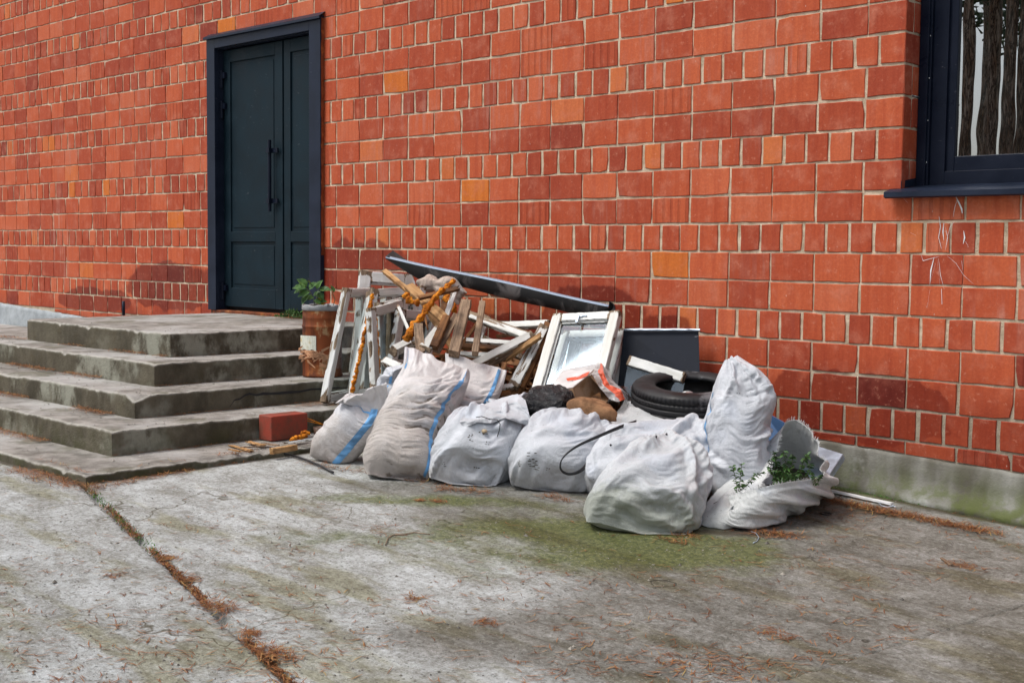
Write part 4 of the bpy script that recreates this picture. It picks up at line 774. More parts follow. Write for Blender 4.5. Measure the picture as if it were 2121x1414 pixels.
for k in range(430):
    j = q.randrange(NU); p = rimw[j] + (rimw[(j + 1) % NU] - rimw[j]) * q.random(); tn = rimw[(j + 1) % NU] - rimw[j]; tn /= np.linalg.norm(tn); d = upd[j] * q.uniform(.8, 1.1) + tn * q.uniform(-.35, .35) + (p - cR) / np.linalg.norm(p - cR) * q.uniform(.2, .9) + np.array([0, 0, q.uniform(-.1, .25)])
    L_ = q.uniform(.010, .024); d = d / np.linalg.norm(d) * L_; n0 = len(V); wv = tn * .0012; a = p - upd[j] * .004; V += [tuple(a - wv), tuple(a + wv), tuple(p + d * .6 + wv * .8), tuple(p + d * .6 - wv * .8), tuple(p + d + np.array([0, 0, -.004])), tuple(a + FW * .002)]; F += [(n0, n0 + 1, n0 + 2, n0 + 3), (n0 + 3, n0 + 2, n0 + 4)]
tag(link('fray', mesh('fray', V, F), MAT['white'], S9), kind='stuff')
SOIL = flat('dark_soil', (.035, .026, .018), .95, var=.5, bscale=40, bd=.02)
V = [tuple(cR * .45 + cB * .55 + np.array([0, 0, .0]))]; F = []
for j in range(0, NU, 5): p = X9[20, j]; c_ = np.array(V[0]); V.append(tuple(c_ + (p - c_) * .95))
n_ = len(V) - 1; F = [(0, 1 + k, 1 + (k + 1) % n_) for k in range(n_)]; link('soil', mesh('soil', V, F), SOIL, S9)

# torn spots and clots on the plump sacks, and the sharp ends that poke through the draped pair
def on_cloth(res, px, py):
    o, x, nrm = res; P = x.reshape(-1, 3); N = nrm.reshape(-1, 3); d = P - CAM; z = d @ FW; u = PW / 2 + FPX * (d @ RT) / z; v = PH / 2 - FPX * (d @ UP) / z
    m = np.hypot(u - px, v - py) + 1000 * ((N * d).sum(1) > 0) + 20 * (z - z.min()); k = int(np.argmin(m)); return P[k], N[k]
TEAR = flat('torn_weave', (.07, .065, .05), .9, var=.8, bscale=200)
for res, px, py, w_, h_, sd in ((S5, 1104, 951, 9, 13, 1), (S5, 1108, 968, 8, 4, 2), (S5, 1077, 960, 4, 6, 3), (S4, 975, 908, 4, 9, 4), (S4, 1000, 897, 7, 3, 5), (S4, 988, 968, 5, 3, 6), (S4, 921, 960, 5, 5, 7), (S5, 1136, 968, 3, 3, 8), (S4, 1010, 918, 6, 2, 9)):
    q = random.Random(sd); V, F = [], []
    for k in range(int(w_ * h_ / 9) + 3):        # broken threads: short dark slots following the weave
        a = px + q.uniform(-w_, w_); b = py + q.uniform(-h_, h_); P, N = on_cloth(res, a, b); e = RT * q.uniform(.002, .006) * (w_ / 8 + .4); f_ = UP * q.uniform(.0008, .003); P = P + N * .003; n0 = len(V); V += [tuple(P - e - f_), tuple(P + e - f_), tuple(P + e * .8 + f_), tuple(P - e * .9 + f_)]; F.append((n0, n0 + 1, n0 + 2, n0 + 3))
    link('tear', mesh('tear', V, F), TEAR, res[0])
for res, px, py in ((S7, 1359, 905), (S6, 1266, 921), (S6, 1366, 934), (S7, 1382, 900)):
    P, N = on_cloth(res, px, py); tube('puncture', [P - N * .01, P + N * .004, P + N * .009], [.007, .005, .001], MAT['black'], res[0], 7)
P, N = on_cloth(S4, 1002, 895)
# ================================================================ THE RUBBLE HEAP
def frame_of(p0, p1, n):
    X = Vector(p1 - p0); L = X.length; X.normalize(); N = Vector(n); N = (N - X * N.dot(X)).normalized(); Y = N.cross(X); M = Matrix((X, Y, N)).transposed().to_4x4(); M.translation = Vector(p0); return M, L
def bar_mesh(name, L, wd, th, seed, rag=0.0, seg=14, bend=.0, wear=0.0):
    """a sawn timber along local x: bevelled, slightly bowed, its ends torn when rag > 0"""
    q = random.Random(seed); b = min(wd, th) * .08; prof = [(-wd / 2 + b, -th / 2), (wd / 2 - b, -th / 2), (wd / 2, -th / 2 + b), (wd / 2, th / 2 - b), (wd / 2 - b, th / 2), (-wd / 2 + b, th / 2), (-wd / 2, th / 2 - b), (-wd / 2, -th / 2 + b)]
    V, F, W = [], [], []; off = [(q.uniform(-1, 1) * rag, q.uniform(-1, 1) * rag) for _ in prof]
    for i in range(seg + 1):
        t = i / seg
        for k, (y, z) in enumerate(prof):
            x = L * t + (off[k][0] if i == 0 else off[k][1] if i == seg else 0); bw = bend * math.sin(math.pi * t); j = .0012
            V.append((x, y + bw * .4 + q.uniform(-j, j), z + bw + q.uniform(-j, j))); W.append(wear + (1.0 if k in (2, 3, 6, 7) and q.random() < .4 else 0) * .5 + (.8 if i in (0, seg) else 0))
    for i in range(seg):
        for k in range(8): k2 = (k + 1) % 8; F.append((8 * i + k, 8 * i + k2, 8 * i + 8 + k2, 8 * i + 8 + k))
    F.append(tuple(range(8))[::-1]); F.append(tuple(8 * seg + k for k in range(8))); me = mesh(name, V, F); attr(me, 'wear', W); return me
def bar(name, p0, p1, wd, th, mat, n=None, parent=None, seed=0, rag=0.0, bend=0.0, wear=0.0):
    p0, p1 = np.array(p0), np.array(p1); n = (-FW * .8 + UP * .55) if n is None else n
    M, L = frame_of(p0, p1, n); o = link(name, bar_mesh(name, L, wd, th, seed, rag, 14, bend, wear), mat, parent); o.matrix_basis = M; return o
def plank(label, a, b, wpx, tpx, mat, rag=.01, seed=0, n=None, group='broken timber in the heap', name='timber', cat='timber', bend=0.0, wear=0.0):
    p0, p1 = at(*a), at(*b); s = (a[2] + b[2]) / 2 / FPX; o = bar(name, p0, p1, wpx * s, tpx * s, MAT[mat], n, None, seed, rag, bend, wear); return tag(o, label, cat, group)
def sash(label, A, B, C, rw=.052, th=.038, glass=True, mat='paint', seed=0, group='old window sashes in the heap', skip=(), foam=None, catch=False, open_=False, rail_top=None):
    A, B, C = (np.array(at(*p)) for p in (A, B, C)); ex = B - A; ey = C - A; w_, h_ = np.linalg.norm(ex), np.linalg.norm(ey); ex /= w_; ey /= np.linalg.norm(ey); n = np.cross(ex, ey); n /= np.linalg.norm(n)
    if n @ FW > 0: n = -n
    t = empty('window_sash', A, label, 'window sash', group); P = lambda u, v, d=0.0: A + ex * u + ey * v + n * d
    rt = rail_top or rw
    if 'l' not in skip: bar('stile', P(rw / 2, 0), P(rw / 2, h_), rw, th, MAT[mat], n, t, seed + 1)
    if 'r' not in skip: bar('stile', P(w_ - rw / 2, 0), P(w_ - rw / 2, h_), rw, th, MAT[mat], n, t, seed + 2)
    if 'b' not in skip: bar('rail', P(rw, rw / 2, -.001), P(w_ - rw, rw / 2, -.001), rw, th * .98, MAT[mat], n, t, seed + 3)
    if 't' not in skip: bar('rail', P(rw, h_ - rt / 2, -.001), P(w_ - rw, h_ - rt / 2, -.001), rt, th * .98, MAT[mat], n, t, seed + 4)
    bw = .009                                    # inner rebate
    for (u0, v0, u1, v1) in ((rw + bw / 2, rw, rw + bw / 2, h_ - rt), (w_ - rw - bw / 2, rw, w_ - rw - bw / 2, h_ - rt), (rw, rw + bw / 2, w_ - rw, rw + bw / 2), (rw, h_ - rt - bw / 2, w_ - rw, h_ - rt - bw / 2)):
        if not skip: bar('glazing_bead', P(u0, v0, -.006), P(u1, v1, -.006), bw, th * .5, MAT[mat], n, t, seed + 9)
    if glass: me = mesh('pane', [P(rw - .005, rw - .005, -.004), P(w_ - rw + .005, rw - .005, -.004), P(w_ - rw + .005, h_ - rt + .005, -.004), P(rw - .005, h_ - rt + .005, -.004)], [(0, 1, 2, 3)]); link('pane', me, MAT['glass'], t)
    if foam: lumpy('foam', [P(foam[0], h_ * k / 24, th / 2) + ex * .004 * math.sin(k * 1.7) for k in range(foam[1], foam[2])], foam[3], t, seed)
    if catch:
        V, F = [], []; c_ = P(w_ * .43, h_ - rt * .55, th / 2 + .006)
        for (du, dv, dd, su, sv, sd) in ((0, 0, 0, .017, .010, .003), (.022, .0, 0, .02, .005, .003), (-.004, -.028, .006, .006, .026, .004)): box_geo(-su, su, -sv, sv, -sd, sd, V, F); V[-8:] = [tuple(c_ + ex * (x + du) + ey * (y + dv) + n * (z + dd)) for x, y, z in V[-8:]]
        link('window_catch', mesh('window_catch', V, F), MAT['galv'], t)
    return t
def lumpy(name, pts, rad, parent=None, seed=0, mat=None):
    """expanding foam squeezed along a line: overlapping irregular lumps in one skin"""
    pts = [Vector(p) for p in pts]; Q = []
    for a, b in zip(pts[:-1], pts[1:]):
        for k in range(5): Q.append(a.lerp(b, k / 5))
    Q.append(pts[-1]); V, F = [], []; q = random.Random(seed); rr = []; ph = q.random() * 9
    for i in range(len(Q)): rr.append(rad * max(.6, .92 + .3 * float(vn(np.array(i * .37 + ph))) + .3 * float(vn(np.array(i * .9 + ph)))) * (1 if 0 < i < len(Q) - 1 else .35))
    tube_geo(Q, rr, V, F, 12); W = []
    for m_, v_ in enumerate(V):
        c_ = Q[min(m_ // 12, len(Q) - 1)]; o_ = Vector(v_) - c_; f_ = 1 + .5 * float(vn(np.array(v_[0] * 42.), np.array(v_[1] * 42.), np.array(v_[2] * 42.))) + .35 * float(vn(np.array(v_[0] * 110.), np.array(v_[1] * 110.), np.array(v_[2] * 110.))); W.append(tuple(c_ + o_ * max(.35, f_)))
    V = W
    return link(name, mesh(name, V, F, True), mat or MAT['foam'], parent)

sash('white sash standing furthest left, next to the rusty drum', (667, 834, 7.55), (731, 823, 7.88), (714, 598, 7.72), .048, .042, seed=11)
sash('white sash with a line of orange foam down its left stile', (722, 826, 7.48), (838, 812, 7.72), (769, 600, 7.68), .045, .042, seed=21, foam=(.004, 1, 24, .012))
sash('nearest narrow sash of the left stack, its top rail sloping up to the right', (772, 806, 7.32), (848, 776, 7.66), (763, 640, 7.36), .050, .042, seed=31, foam=(.052, 4, 22, .0045))
sash('empty sash at the back of the left stack, its top against the bricks', (722, 790, 8.15), (842, 796, 8.30), (745, 562, 8.45), .075, .04, False, seed=41)
sash('sash with a dark pane between the left stack and the timber', (803, 765, 7.45), (885, 768, 7.75), (824, 640, 7.55), .055, .04, seed=51)
sash('small bright sash jammed upright behind the others of the left stack', (784, 770, 7.75), (842, 772, 8.0), (793, 614, 7.88), .06, .045, seed=61)
sash('worn sash with a missing pane, edge on in the left stack', (740, 815, 7.9), (770, 800, 8.2), (742, 612, 8.0), .05, .04, False, seed=66)
sash('largest clean white sash with a metal catch on its top rail', (1099, 824, 6.85), (1243, 822, 6.66), (1148, 654, 7.18), .055, .045, seed=71, catch=True, rail_top=.055)
sash('white sash directly behind the one with the metal catch', (1122, 832, 7.02), (1258, 832, 6.84), (1163, 688, 7.26), .05, .04, seed=81)
sash('grooved white sash showing only its right stile, third in the stack of the catch', (1150, 838, 7.10), (1279, 836, 6.92), (1190, 692, 7.30), .046, .045, seed=91)
sash('dark glazed sash lying askew behind the tyre', (1262, 868, 6.80), (1416, 920, 6.58), (1286, 732, 6.92), .055, .04, seed=101, skip=('l', 'b', 'r'))
sash('grey sash edge standing just behind the nearest narrow one of the left stack', (786, 804, 7.46), (866, 780, 7.80), (779, 628, 7.50), .05, .042, seed=131)
sash('half hidden glazed sash between the foam lined one and the nearest narrow one', (748, 818, 7.62), (836, 800, 7.9), (762, 606, 7.86), .045, .04, seed=141)
sash('dark inner sash low in the left stack, only its foot showing', (800, 800, 7.55), (880, 785, 7.9), (806, 650, 7.62), .045, .04, seed=151, mat='greywood')
sheet_o = empty('sheet_metal', at(1380, 720, 6.92), 'dark grey sheet of metal leaning on the bricks behind the tyre', 'metal sheet')
V = [at(1292, 684, 7.02), at(1447, 684, 6.86), at(1450, 790, 6.76), at(1280, 800, 6.94)]; me = mesh('panel', V, [(0, 1, 2, 3)]); o = link('panel', me, MAT['sheet'], sheet_o); m = o.modifiers.new('s', 'SOLIDIFY'); m.thickness = .003
bar('folded_edge', at(1292, 683, 7.0), at(1450, 683, 6.84), .008, .012, MAT['galv'], None, sheet_o)
t = empty('broken_sash', at(1098, 698, 7.2), 'broken sash corner pointing right like an arrowhead, peeling white paint', 'window sash', 'old window sashes in the heap')
bar('rail', at(968, 652, 7.45), at(1098, 699, 7.2), .050, .035, MAT['paint'], None, t, 111, .004, wear=.3); bar('rail', at(1103, 693, 7.17), at(966, 764, 6.92), .046, .036, MAT['paint'], None, t, 112, .004, wear=.35)
bar('rail', at(1106, 704, 7.2), at(985, 768, 6.98), .040, .035, MAT['greywood'], None, t, 113, .02)
t = empty('broken_sash', at(1130, 672, 7.3), 'broken sash leaning right of the arrowhead one, split along its brown edge', 'window sash', 'old window sashes in the heap')
bar('rail', at(1034, 676, 7.55), at(1138, 671, 7.38), .045, .035, MAT['paint'], None, t, 121, .004, wear=.2); bar('stile', at(1127, 676, 7.28), at(1063, 800, 7.0), .058, .03, MAT['paint'], None, t, 122, .01, wear=.3)
bar('stile', at(1137, 674, 7.32), at(1074, 806, 7.04), .055, .05, MAT['brownwood'], None, t, 123, .02)

plank('thin clean pine lath slanting down from the top left sash', (797, 562, 7.75), (872, 624, 7.30), 11, 9, 'wood', .004, 1)
plank('broad fresh pine board with a splintered upper end', (846, 592, 7.42), (925, 665, 7.12), 21, 9, 'wood', .03, 2)
plank('slim brown lath crossing over the foam strip', (869, 617, 7.24), (951, 597, 7.2), 9, 8, 'brownwood', .012, 3)
plank('grey green lath standing right of the foam strip', (942, 604, 7.35), (922, 662, 7.15), 11, 8, 'paint', .02, 4, wear=.1)
plank('thickest square beam end, weathered, standing in the middle of the timber', (966, 625, 7.12), (940, 733, 6.82), 22, 17, 'greywood', .006, 5)
plank('narrow square beam just right of the thickest one', (999, 628, 7.10), (984, 732, 6.80), 13, 14, 'greywood', .006, 6)
plank('short dark beam with a rounded tip, left of the thickest one', (924, 660, 7.1), (897, 722, 6.86), 17, 14, 'brownwood', .012, 7)
plank('smooth brown board tucked against the thickest beam', (946, 652, 7.16), (904, 728, 6.9), 15, 7, 'greywood', .004, 8)
plank('short white painted offcut with rusty nail holes', (912, 682, 7.05), (880, 722, 6.86), 26, 8, 'paint', .015, 9, wear=.25)
plank('grey upright slat sticking out of the tall muddy sack', (866, 672, 7.0), (871, 732, 6.84), 19, 7, 'greywood', .016, 10)
plank('slender white lath leaning across the dark pane', (825, 634, 7.3), (858, 712, 7.0), 6, 6, 'paint', .004, 11)
plank('hair thin brown splinter near the foam strip', (867, 594, 7.4), (886, 682, 7.1), 4, 4, 'brownwood', .004, 12)
plank('white batten lying flat behind the two square beams, uppermost', (944, 704, 7.3), (1068, 712, 7.15), 10, 10, 'paint', .004, 13, wear=.2)
plank('brown batten lying flat behind the two square beams', (940, 716, 7.26), (1062, 724, 7.1), 11, 12, 'brownwood', .004, 14)
plank('white batten lying flat behind the two square beams, lowest', (936, 732, 7.2), (1040, 738, 7.05), 10, 9, 'paint', .01, 15, wear=.3)
plank('orange brown board sloping down beside the leaning broken sash', (1136, 700, 7.34), (1062, 822, 7.0), 15, 10, 'brownwood', .01, 16)
plank('brown board edge showing right of the half hidden muddy sack', (1046, 756, 6.98), (1014, 842, 6.80), 9, 20, 'brownwood', .004, 17)
plank('white capped batten end low between the timber and the tied sack', (1022, 806, 6.9), (1062, 800, 6.98), 10, 12, 'paint', .004, 18)
plank('brown block at the bottom between the timber and the tied sack', (1018, 820, 6.88), (1056, 816, 6.96), 14, 14, 'brownwood', .004, 19)
plank('dark offcut with a white edge left of the tall muddy sack', (796, 748, 7.1), (832, 764, 7.0), 17, 16, 'paint', .004, 20, wear=.35)
plank('white topped beam end above the tall muddy sack', (814, 728, 7.05), (858, 706, 7.2), 17, 20, 'paint', .004, 21, wear=.1)
plank('brown lath rising behind the arrowhead sash', (958, 712, 7.25), (990, 668, 7.35), 7, 6, 'brownwood', .015, 22)
plank('brown stud leaning behind the foam strip', (930, 594, 7.55), (905, 700, 7.3), 14, 12, 'brownwood', .02, 23)
plank('pine stud half buried under the fresh pine board', (886, 640, 7.45), (940, 722, 7.2), 14, 12, 'wood', .02, 24)
plank('broken brown board end poking out at the arrowhead tip', (1050, 742, 7.1), (1116, 698, 7.12), 10, 12, 'wood', .03, 25)
plank('white board lying deep under the arrowhead sash', (1000, 700, 7.4), (1080, 740, 7.3), 12, 10, 'paint', .01, 26, wear=.3)
plank('white upright batten behind the right hand square beam', (1008, 655, 7.5), (985, 720, 7.35), 16, 8, 'paint', .01, 27, wear=.2)
fs = lumpy('foam_strip', [at(840, 706, 7.0), at(848, 690, 7.03), at(858, 674, 7.06), at(868, 661, 7.08), at(878, 649, 7.1), at(890, 632, 7.13), at(900, 618, 7.16), at(915, 602, 7.2), at(928, 592, 7.26), at(942, 581, 7.32)], .019, None, 3); tag(fs, 'long lumpy strip of orange expanding foam lying across the timber', 'foam strip')
fs = lumpy('foam_lump', [at(840, 606, 7.25), at(846, 618, 7.24), at(856, 626, 7.22), at(868, 628, 7.2)], .020, None, 5); tag(fs, 'clot of orange foam stuck on the broad fresh pine board', 'foam')
fs = lumpy('foam_lump', [at(922, 612, 7.4), at(930, 620, 7.38), at(938, 634, 7.36), at(944, 648, 7.36)], .022, None, 6, MAT['foam']); tag(fs, 'smear of orange foam low between the standing studs', 'foam')
# broken splinters and lath ends filling the inside of the heap: nobody could count them
V, F, W = [], [], []; q = random.Random(9); SPL = MAT['brownwood']
for k in range(620):
    u_ = q.random(); X0 = 1.15 + 1.75 * u_; hmax = .62 * math.sin(math.pi * min(1, .25 + u_ * .62)) ** .7
    c_ = np.array([X0, -.06 - .55 * q.random() * (1 - .2 * u_), 0]); c_[2] = gz(c_[0], c_[1]) + .03 + (hmax - .05) * q.random() * (1 - .9 * abs(c_[1])); d = np.array([q.gauss(0, 1), q.gauss(0, .6), q.gauss(0, .45)]); d /= np.linalg.norm(d); L_ = q.uniform(.05, .19)
    if c_[1] + abs(d[1]) * L_ > -.03: continue
    e = np.cross(d, [q.gauss(0, 1), q.gauss(0, 1), q.gauss(0, 1)]); e /= np.linalg.norm(e); f_ = np.cross(d, e); wd, th = q.uniform(.004, .02), q.uniform(.003, .010); n0 = len(V)
    for s_ in (-1, 1):
        for (a, b) in ((-1, -1), (1, -1), (1, 1), (-1, 1)): V.append(tuple(c_ + d * L_ * s_ * q.uniform(.8, 1) + e * wd * a + f_ * th * b)); W.append(0)
    F += [tuple(n0 + i for i in f) for f in ((0, 1, 2, 3), (7, 6, 5, 4), (0, 4, 5, 1), (1, 5, 6, 2), (2, 6, 7, 3), (3, 7, 4, 0))]
tag(link('splintered_wood', mesh('splintered_wood', V, F), SPL), kind='stuff')
# rubble under the tyre and box so that they rest on something
def rock(name, c, rx, ry, rz, seed, mat, flatten=.0, nseg=28, rough=.16, facets=9):
    q = np.random.RandomState(seed); V = []; F = []; nr = nseg // 2; D = []
    for i in range(nr + 1):
        for j in range(nseg): th = math.pi * i / nr; ph = 2 * math.pi * j / nseg; D.append((math.sin(th) * math.cos(ph), math.sin(th) * math.sin(ph), math.cos(th)))
    D = np.array(D); P = D.copy(); r = np.ones(len(D))
    for k in range(facets): n = q.normal(size=3); n /= np.linalg.norm(n); h = q.uniform(.62, .9); dd = D @ n; r = np.where(dd * r > h, h / np.maximum(dd, 1e-6), r)
    r = r * (1 + rough * .5 * fbm((D[:, 0] * 3 + seed, D[:, 1] * 3, D[:, 2] * 3), 4)); P = D * r[:, None] * np.array([rx, ry, rz]); me = mesh_np(name, P, grid_faces(nr + 1, nseg, True)[:, ::-1], True); o = link(name, me, mat); o.location = tuple(map(float, c)); return o
STONE = NT('brown_stone', .8, .3); v_ = STONE.coord('Object'); n_ = STONE.noise(v_, 12, 6, .7); STONE = STONE.done(STONE.mix(STONE.mr(n_, .35, .65), (.13, .065, .03), (.36, .19, .095)), None, STONE.bump(n_, .008, 1))
o = rock('stone', at(1228, 852, 6.28), .135, .10, .065, 5, STONE); o.rotation_euler = (.1, .22, .65); tag(o, 'rough brown stone wedged between the box and the bulging white sack', 'stone')
RUB = flat('rubble', (.20, .19, .165), .95, var=.35)
o = rock('rubble_block', at(1425, 905, 6.55), .27, .20, .14, 8, RUB, rough=.2); o.rotation_euler = (0, 0, .5); tag(o, 'grey lump of rubble holding up the tyre', 'rubble')
o = rock('rubble_block', at(1205, 880, 6.65), .20, .16, .18, 12, RUB, rough=.2); tag(o, 'grey lump of rubble under the cardboard box', 'rubble')
# ---- long folded metal trim across the heap
top = [(799, 531, 8.45), (1243, 629, 7.18)]; nn_ = 60; rows = [[], [], [], [], [], []]; q = random.Random(2)
for i in range(nn_ + 1):
    t = i / nn_; px, py, d = 799 + 461 * t, 531 + 101 * t + 1.2 * math.sin(t * 9), 8.45 - 1.32 * t; h = min(1.0, .05 + t * 6.5) * (24 + 7 * t) + 2 * math.sin(t * 14); sl_ = min(1, (1 - t) * 16 + .25)
    a0 = at(px + 2, py - 1.5, d + .02); a1 = at(px, py + 2.6, d); a1b = at(px, py + 3.1, d); a2 = at(px + .5, py + 3.2 + h * .5 * sl_, d + .004 + .008 * math.sin(t * 17)); a3 = at(px + 1, py + 3.2 + h * sl_, d + .03); a4 = at(px + 1, py + 4 + h * sl_, d + .05)
    for r_, p in zip(rows, (a0, a1, a1b, a2, a3, a4)): r_.append(p)
TR = NT('scuffed_dark_sheet', .5, .3, .0); v_ = TR.coord('Object'); n_ = TR.noise(v_, 4.5, 5, .6, 1); up_ = TR.mr(TR.attr('lip'), .2, .8); TR = TR.done(TR.mix(up_, TR.mix(TR.mr(n_, .5, .66), (.012, .012, .013), (.11, .10, .10)), (.26, .33, .43)), TR.mr(n_, .3, .7, .5, .7), TR.bump(n_, .01, .3))
tt_ = empty('metal_trim', at(1030, 590, 7.8), 'long dark folded metal trim lying slantwise on top of the heap', 'metal trim')
P = np.array(rows); me = mesh_np('trim_strip', P, grid_faces(6, nn_ + 1), False); attr(me, 'lip', np.repeat([1, 1, 0, 0, 0, 0], nn_ + 1)); o = link('trim_strip', me, TR, tt_); m = o.modifiers.new('s', 'SOLIDIFY'); m.thickness = .0018
me = mesh('torn_corner', [at(799, 531, 8.45), at(814, 519, 8.52), at(852, 546, 8.36), at(852, 560, 8.36), at(824, 541, 8.40)], [(0, 1, 2, 3, 4)]); attr(me, 'lip', [0] * 5); o = link('torn_corner', me, TR, tt_); m = o.modifiers.new('s', 'SOLIDIFY'); m.thickness = .0018
V, F = [], []
for i in range(9):
    for j in range(2): a = -1.2 + i * .33; V.append(at(1258 + 12 * math.cos(a) + 5 * j, 634 + 12 * math.sin(a) + 4 * j, 7.1 - .08 * j + .02 * math.sin(a)))
for i in range(8): F.append((2 * i, 2 * i + 1, 2 * i + 3, 2 * i + 2))
F.append(tuple(range(0, 18, 2)))
me = mesh('curled_end', V, F); attr(me, 'lip', [0] * len(V)); o = link('curled_end', me, TR, tt_); m = o.modifiers.new('s', 'SOLIDIFY'); m.thickness = .0018
# ---- tyre
def lathe(name, prof, seg, M, mat, parent=None, smooth=True, mod=None, closed=True):
    V = []; n = len(prof)
    for j in range(seg):
        a = 2 * math.pi * j / seg
        for k, (r, z) in enumerate(prof):
            if mod: r, z = mod(r, z, a, k)
            V.append((r * math.cos(a), r * math.sin(a), z))
    V = np.array(V).reshape(seg, n, 3); F = []
    for j in range(seg):
        j2 = (j + 1) % seg
        for k in range(n if closed else n - 1): k2 = (k + 1) % n; F.append((j * n + k, j2 * n + k, j2 * n + k2, j * n + k2))
    me = mesh_np(name, V, F, smooth); o = link(name, me, mat, parent); o.matrix_basis = M; return o, me, V
N_ = UP * .975 - FW * .215 - RT * .04; M, _ = frame_of(np.zeros(3), RT * 1.0, N_); M.translation = Vector(at(1427, 828, 6.58))
Rt, Wt = .300, .095
prof = [(.172, -.070), (.182, -.086), (.225, -.094), (.250, -.095), (.270, -.090), (.284, -.081), (.2915, -.074), (.294, -.066)]
for g in (-.045, -.015, .015, .045): prof += [(.2985, g - .0055), (.290, g - .004), (.290, g + .004), (.2985, g + .0055)]
prof += [(.294, .066), (.2915, .074), (.284, .081), (.270, .090), (.250, .095), (.225, .094), (.182, .086), (.172, .070), (.186, .062), (.235, .074), (.262, .066), (.280, .040), (.284, 0), (.280, -.040), (.262, -.066), (.235, -.074), (.186, -.062)]
def tread(r, z, a, k):
    if 7 <= k <= 24 and abs(z) > .03: s_ = math.sin(a * 78 + (1 if z > 0 else -1) * z * 40); r -= .004 * (s_ > .55)
    if r > .23 and .08 < abs(z): z += math.copysign(.0012 * (math.sin(a * 3) > 0) * (.245 < r < .256), z)
    return r, z
ty, me, V = lathe('tyre', prof, 360, M, MAT['tyre'], None, True, tread); attr(me, 'dirt', np.clip((-V[:, :, 2] + .02) * 7 + (V[:, :, 0] * 0), 0, 1) * .95); tag(ty, 'worn black car tyre lying tilted behind the tallest sack', 'tyre')
M2 = M.copy(); M2.translation = Vector(at(1424, 826, 6.60)); M2 = M2 @ Matrix.Rotation(.5, 4, 'X')
PET = NT('clear_bottle', .15, .6); PET.b.inputs['Transmission Weight'].default_value = .75; PET.b.inputs['IOR'].default_value = 1.25; PET = PET.done((.8, .84, .88))
o, _, _ = lathe('plastic_bottle', [(.0, .03), (.018, .034), (.022, .030), (.034, .028), (.04, .016), (.041, -.10), (.03, -.14), (.0, -.14)], 28, M2, PET, None, True, lambda r, z, a, k: (r * (1 + .05 * math.sin(a * 5) * (k in (1, 2))), z), False); tag(o, 'clear plastic bottle dropped inside the tyre', 'bottle')
# ---- cardboard box with a torn plastic bag over it
CARD = NT('cardboard', .85, .2); v_ = CARD.coord('Object'); n_ = CARD.noise(v_, 9, 5, .6); CARD = CARD.done(CARD.mix(CARD.mr(n_, .42, .62), (.36, .235, .15), (.24, .125, .055)), None, CARD.bump(CARD.noise(CARD.coord('Object', (80, 3, 3)), 2), .001, .5))
CARDW = flat('faded_print_card', (.56, .54, .54), .7)
bx = empty('cardboard_box', at(1215, 800, 6.65), 'crushed open cardboard box, brown inside and pale outside, above the stone', 'box')
def quad(name, pts, mat, parent, th=.004, sub=0):
    o = link(name, mesh(name, [at(*p) for p in pts], [tuple(range(len(pts)))]), mat, parent); m = o.modifiers.new('s', 'SOLIDIFY'); m.thickness = th; return o
quad('panel', [(1136, 812, 6.62), (1166, 768, 6.86), (1243, 753, 6.80), (1219, 777, 6.56), (1187, 803, 6.50)], CARDW, bx)
quad('panel', [(1160, 815, 6.60), (1187, 803, 6.49), (1219, 777, 6.55), (1268, 800, 6.70), (1258, 832, 6.55), (1200, 846, 6.50)], CARD, bx)
quad('flap', [(1219, 777, 6.54), (1243, 753, 6.79), (1272, 800, 6.72), (1262, 822, 6.52)], CARD, bx); quad('flap', [(1187, 803, 6.485), (1200, 846, 6.47), (1164, 838, 6.56), (1156, 816, 6.6)], CARD, bx)
quad('tape', [(1226, 820, 6.49), (1243, 812, 6.485), (1246, 832, 6.475), (1232, 836, 6.475)], MAT['brownwood'], bx, .001)
FILM = NT('printed_film', .25, .5); v_ = FILM.coord('Object'); bnd = FILM.attr('print'); tr_ = FILM.n('BsdfTransparent'); mx = FILM.n('MixShader'); n_ = FILM.noise(v_, 30, 4); FILM.put(FILM.b.inputs['Base Color'], FILM.mix(FILM.mr(bnd, .4, .5), (.72, .70, .70), (.70, .12, .06))); FILM.put(FILM.b.inputs['Normal'], FILM.bump(n_, .01, 1))
FILM.put(mx.inputs[0], FILM.mr(FILM.math('ADD', FILM.mr(bnd, .4, .5, 0, .4), FILM.noise(v_, 12, 3)), .3, .9, .32, .95)); FILM.put(mx.inputs[1], tr_.outputs[0]); FILM.put(mx.inputs[2], FILM.b.outputs[0]); FILM.t.links.new(mx.outputs[0], FILM.t.nodes['Material Output'].inputs[0]); FILM = FILM.m
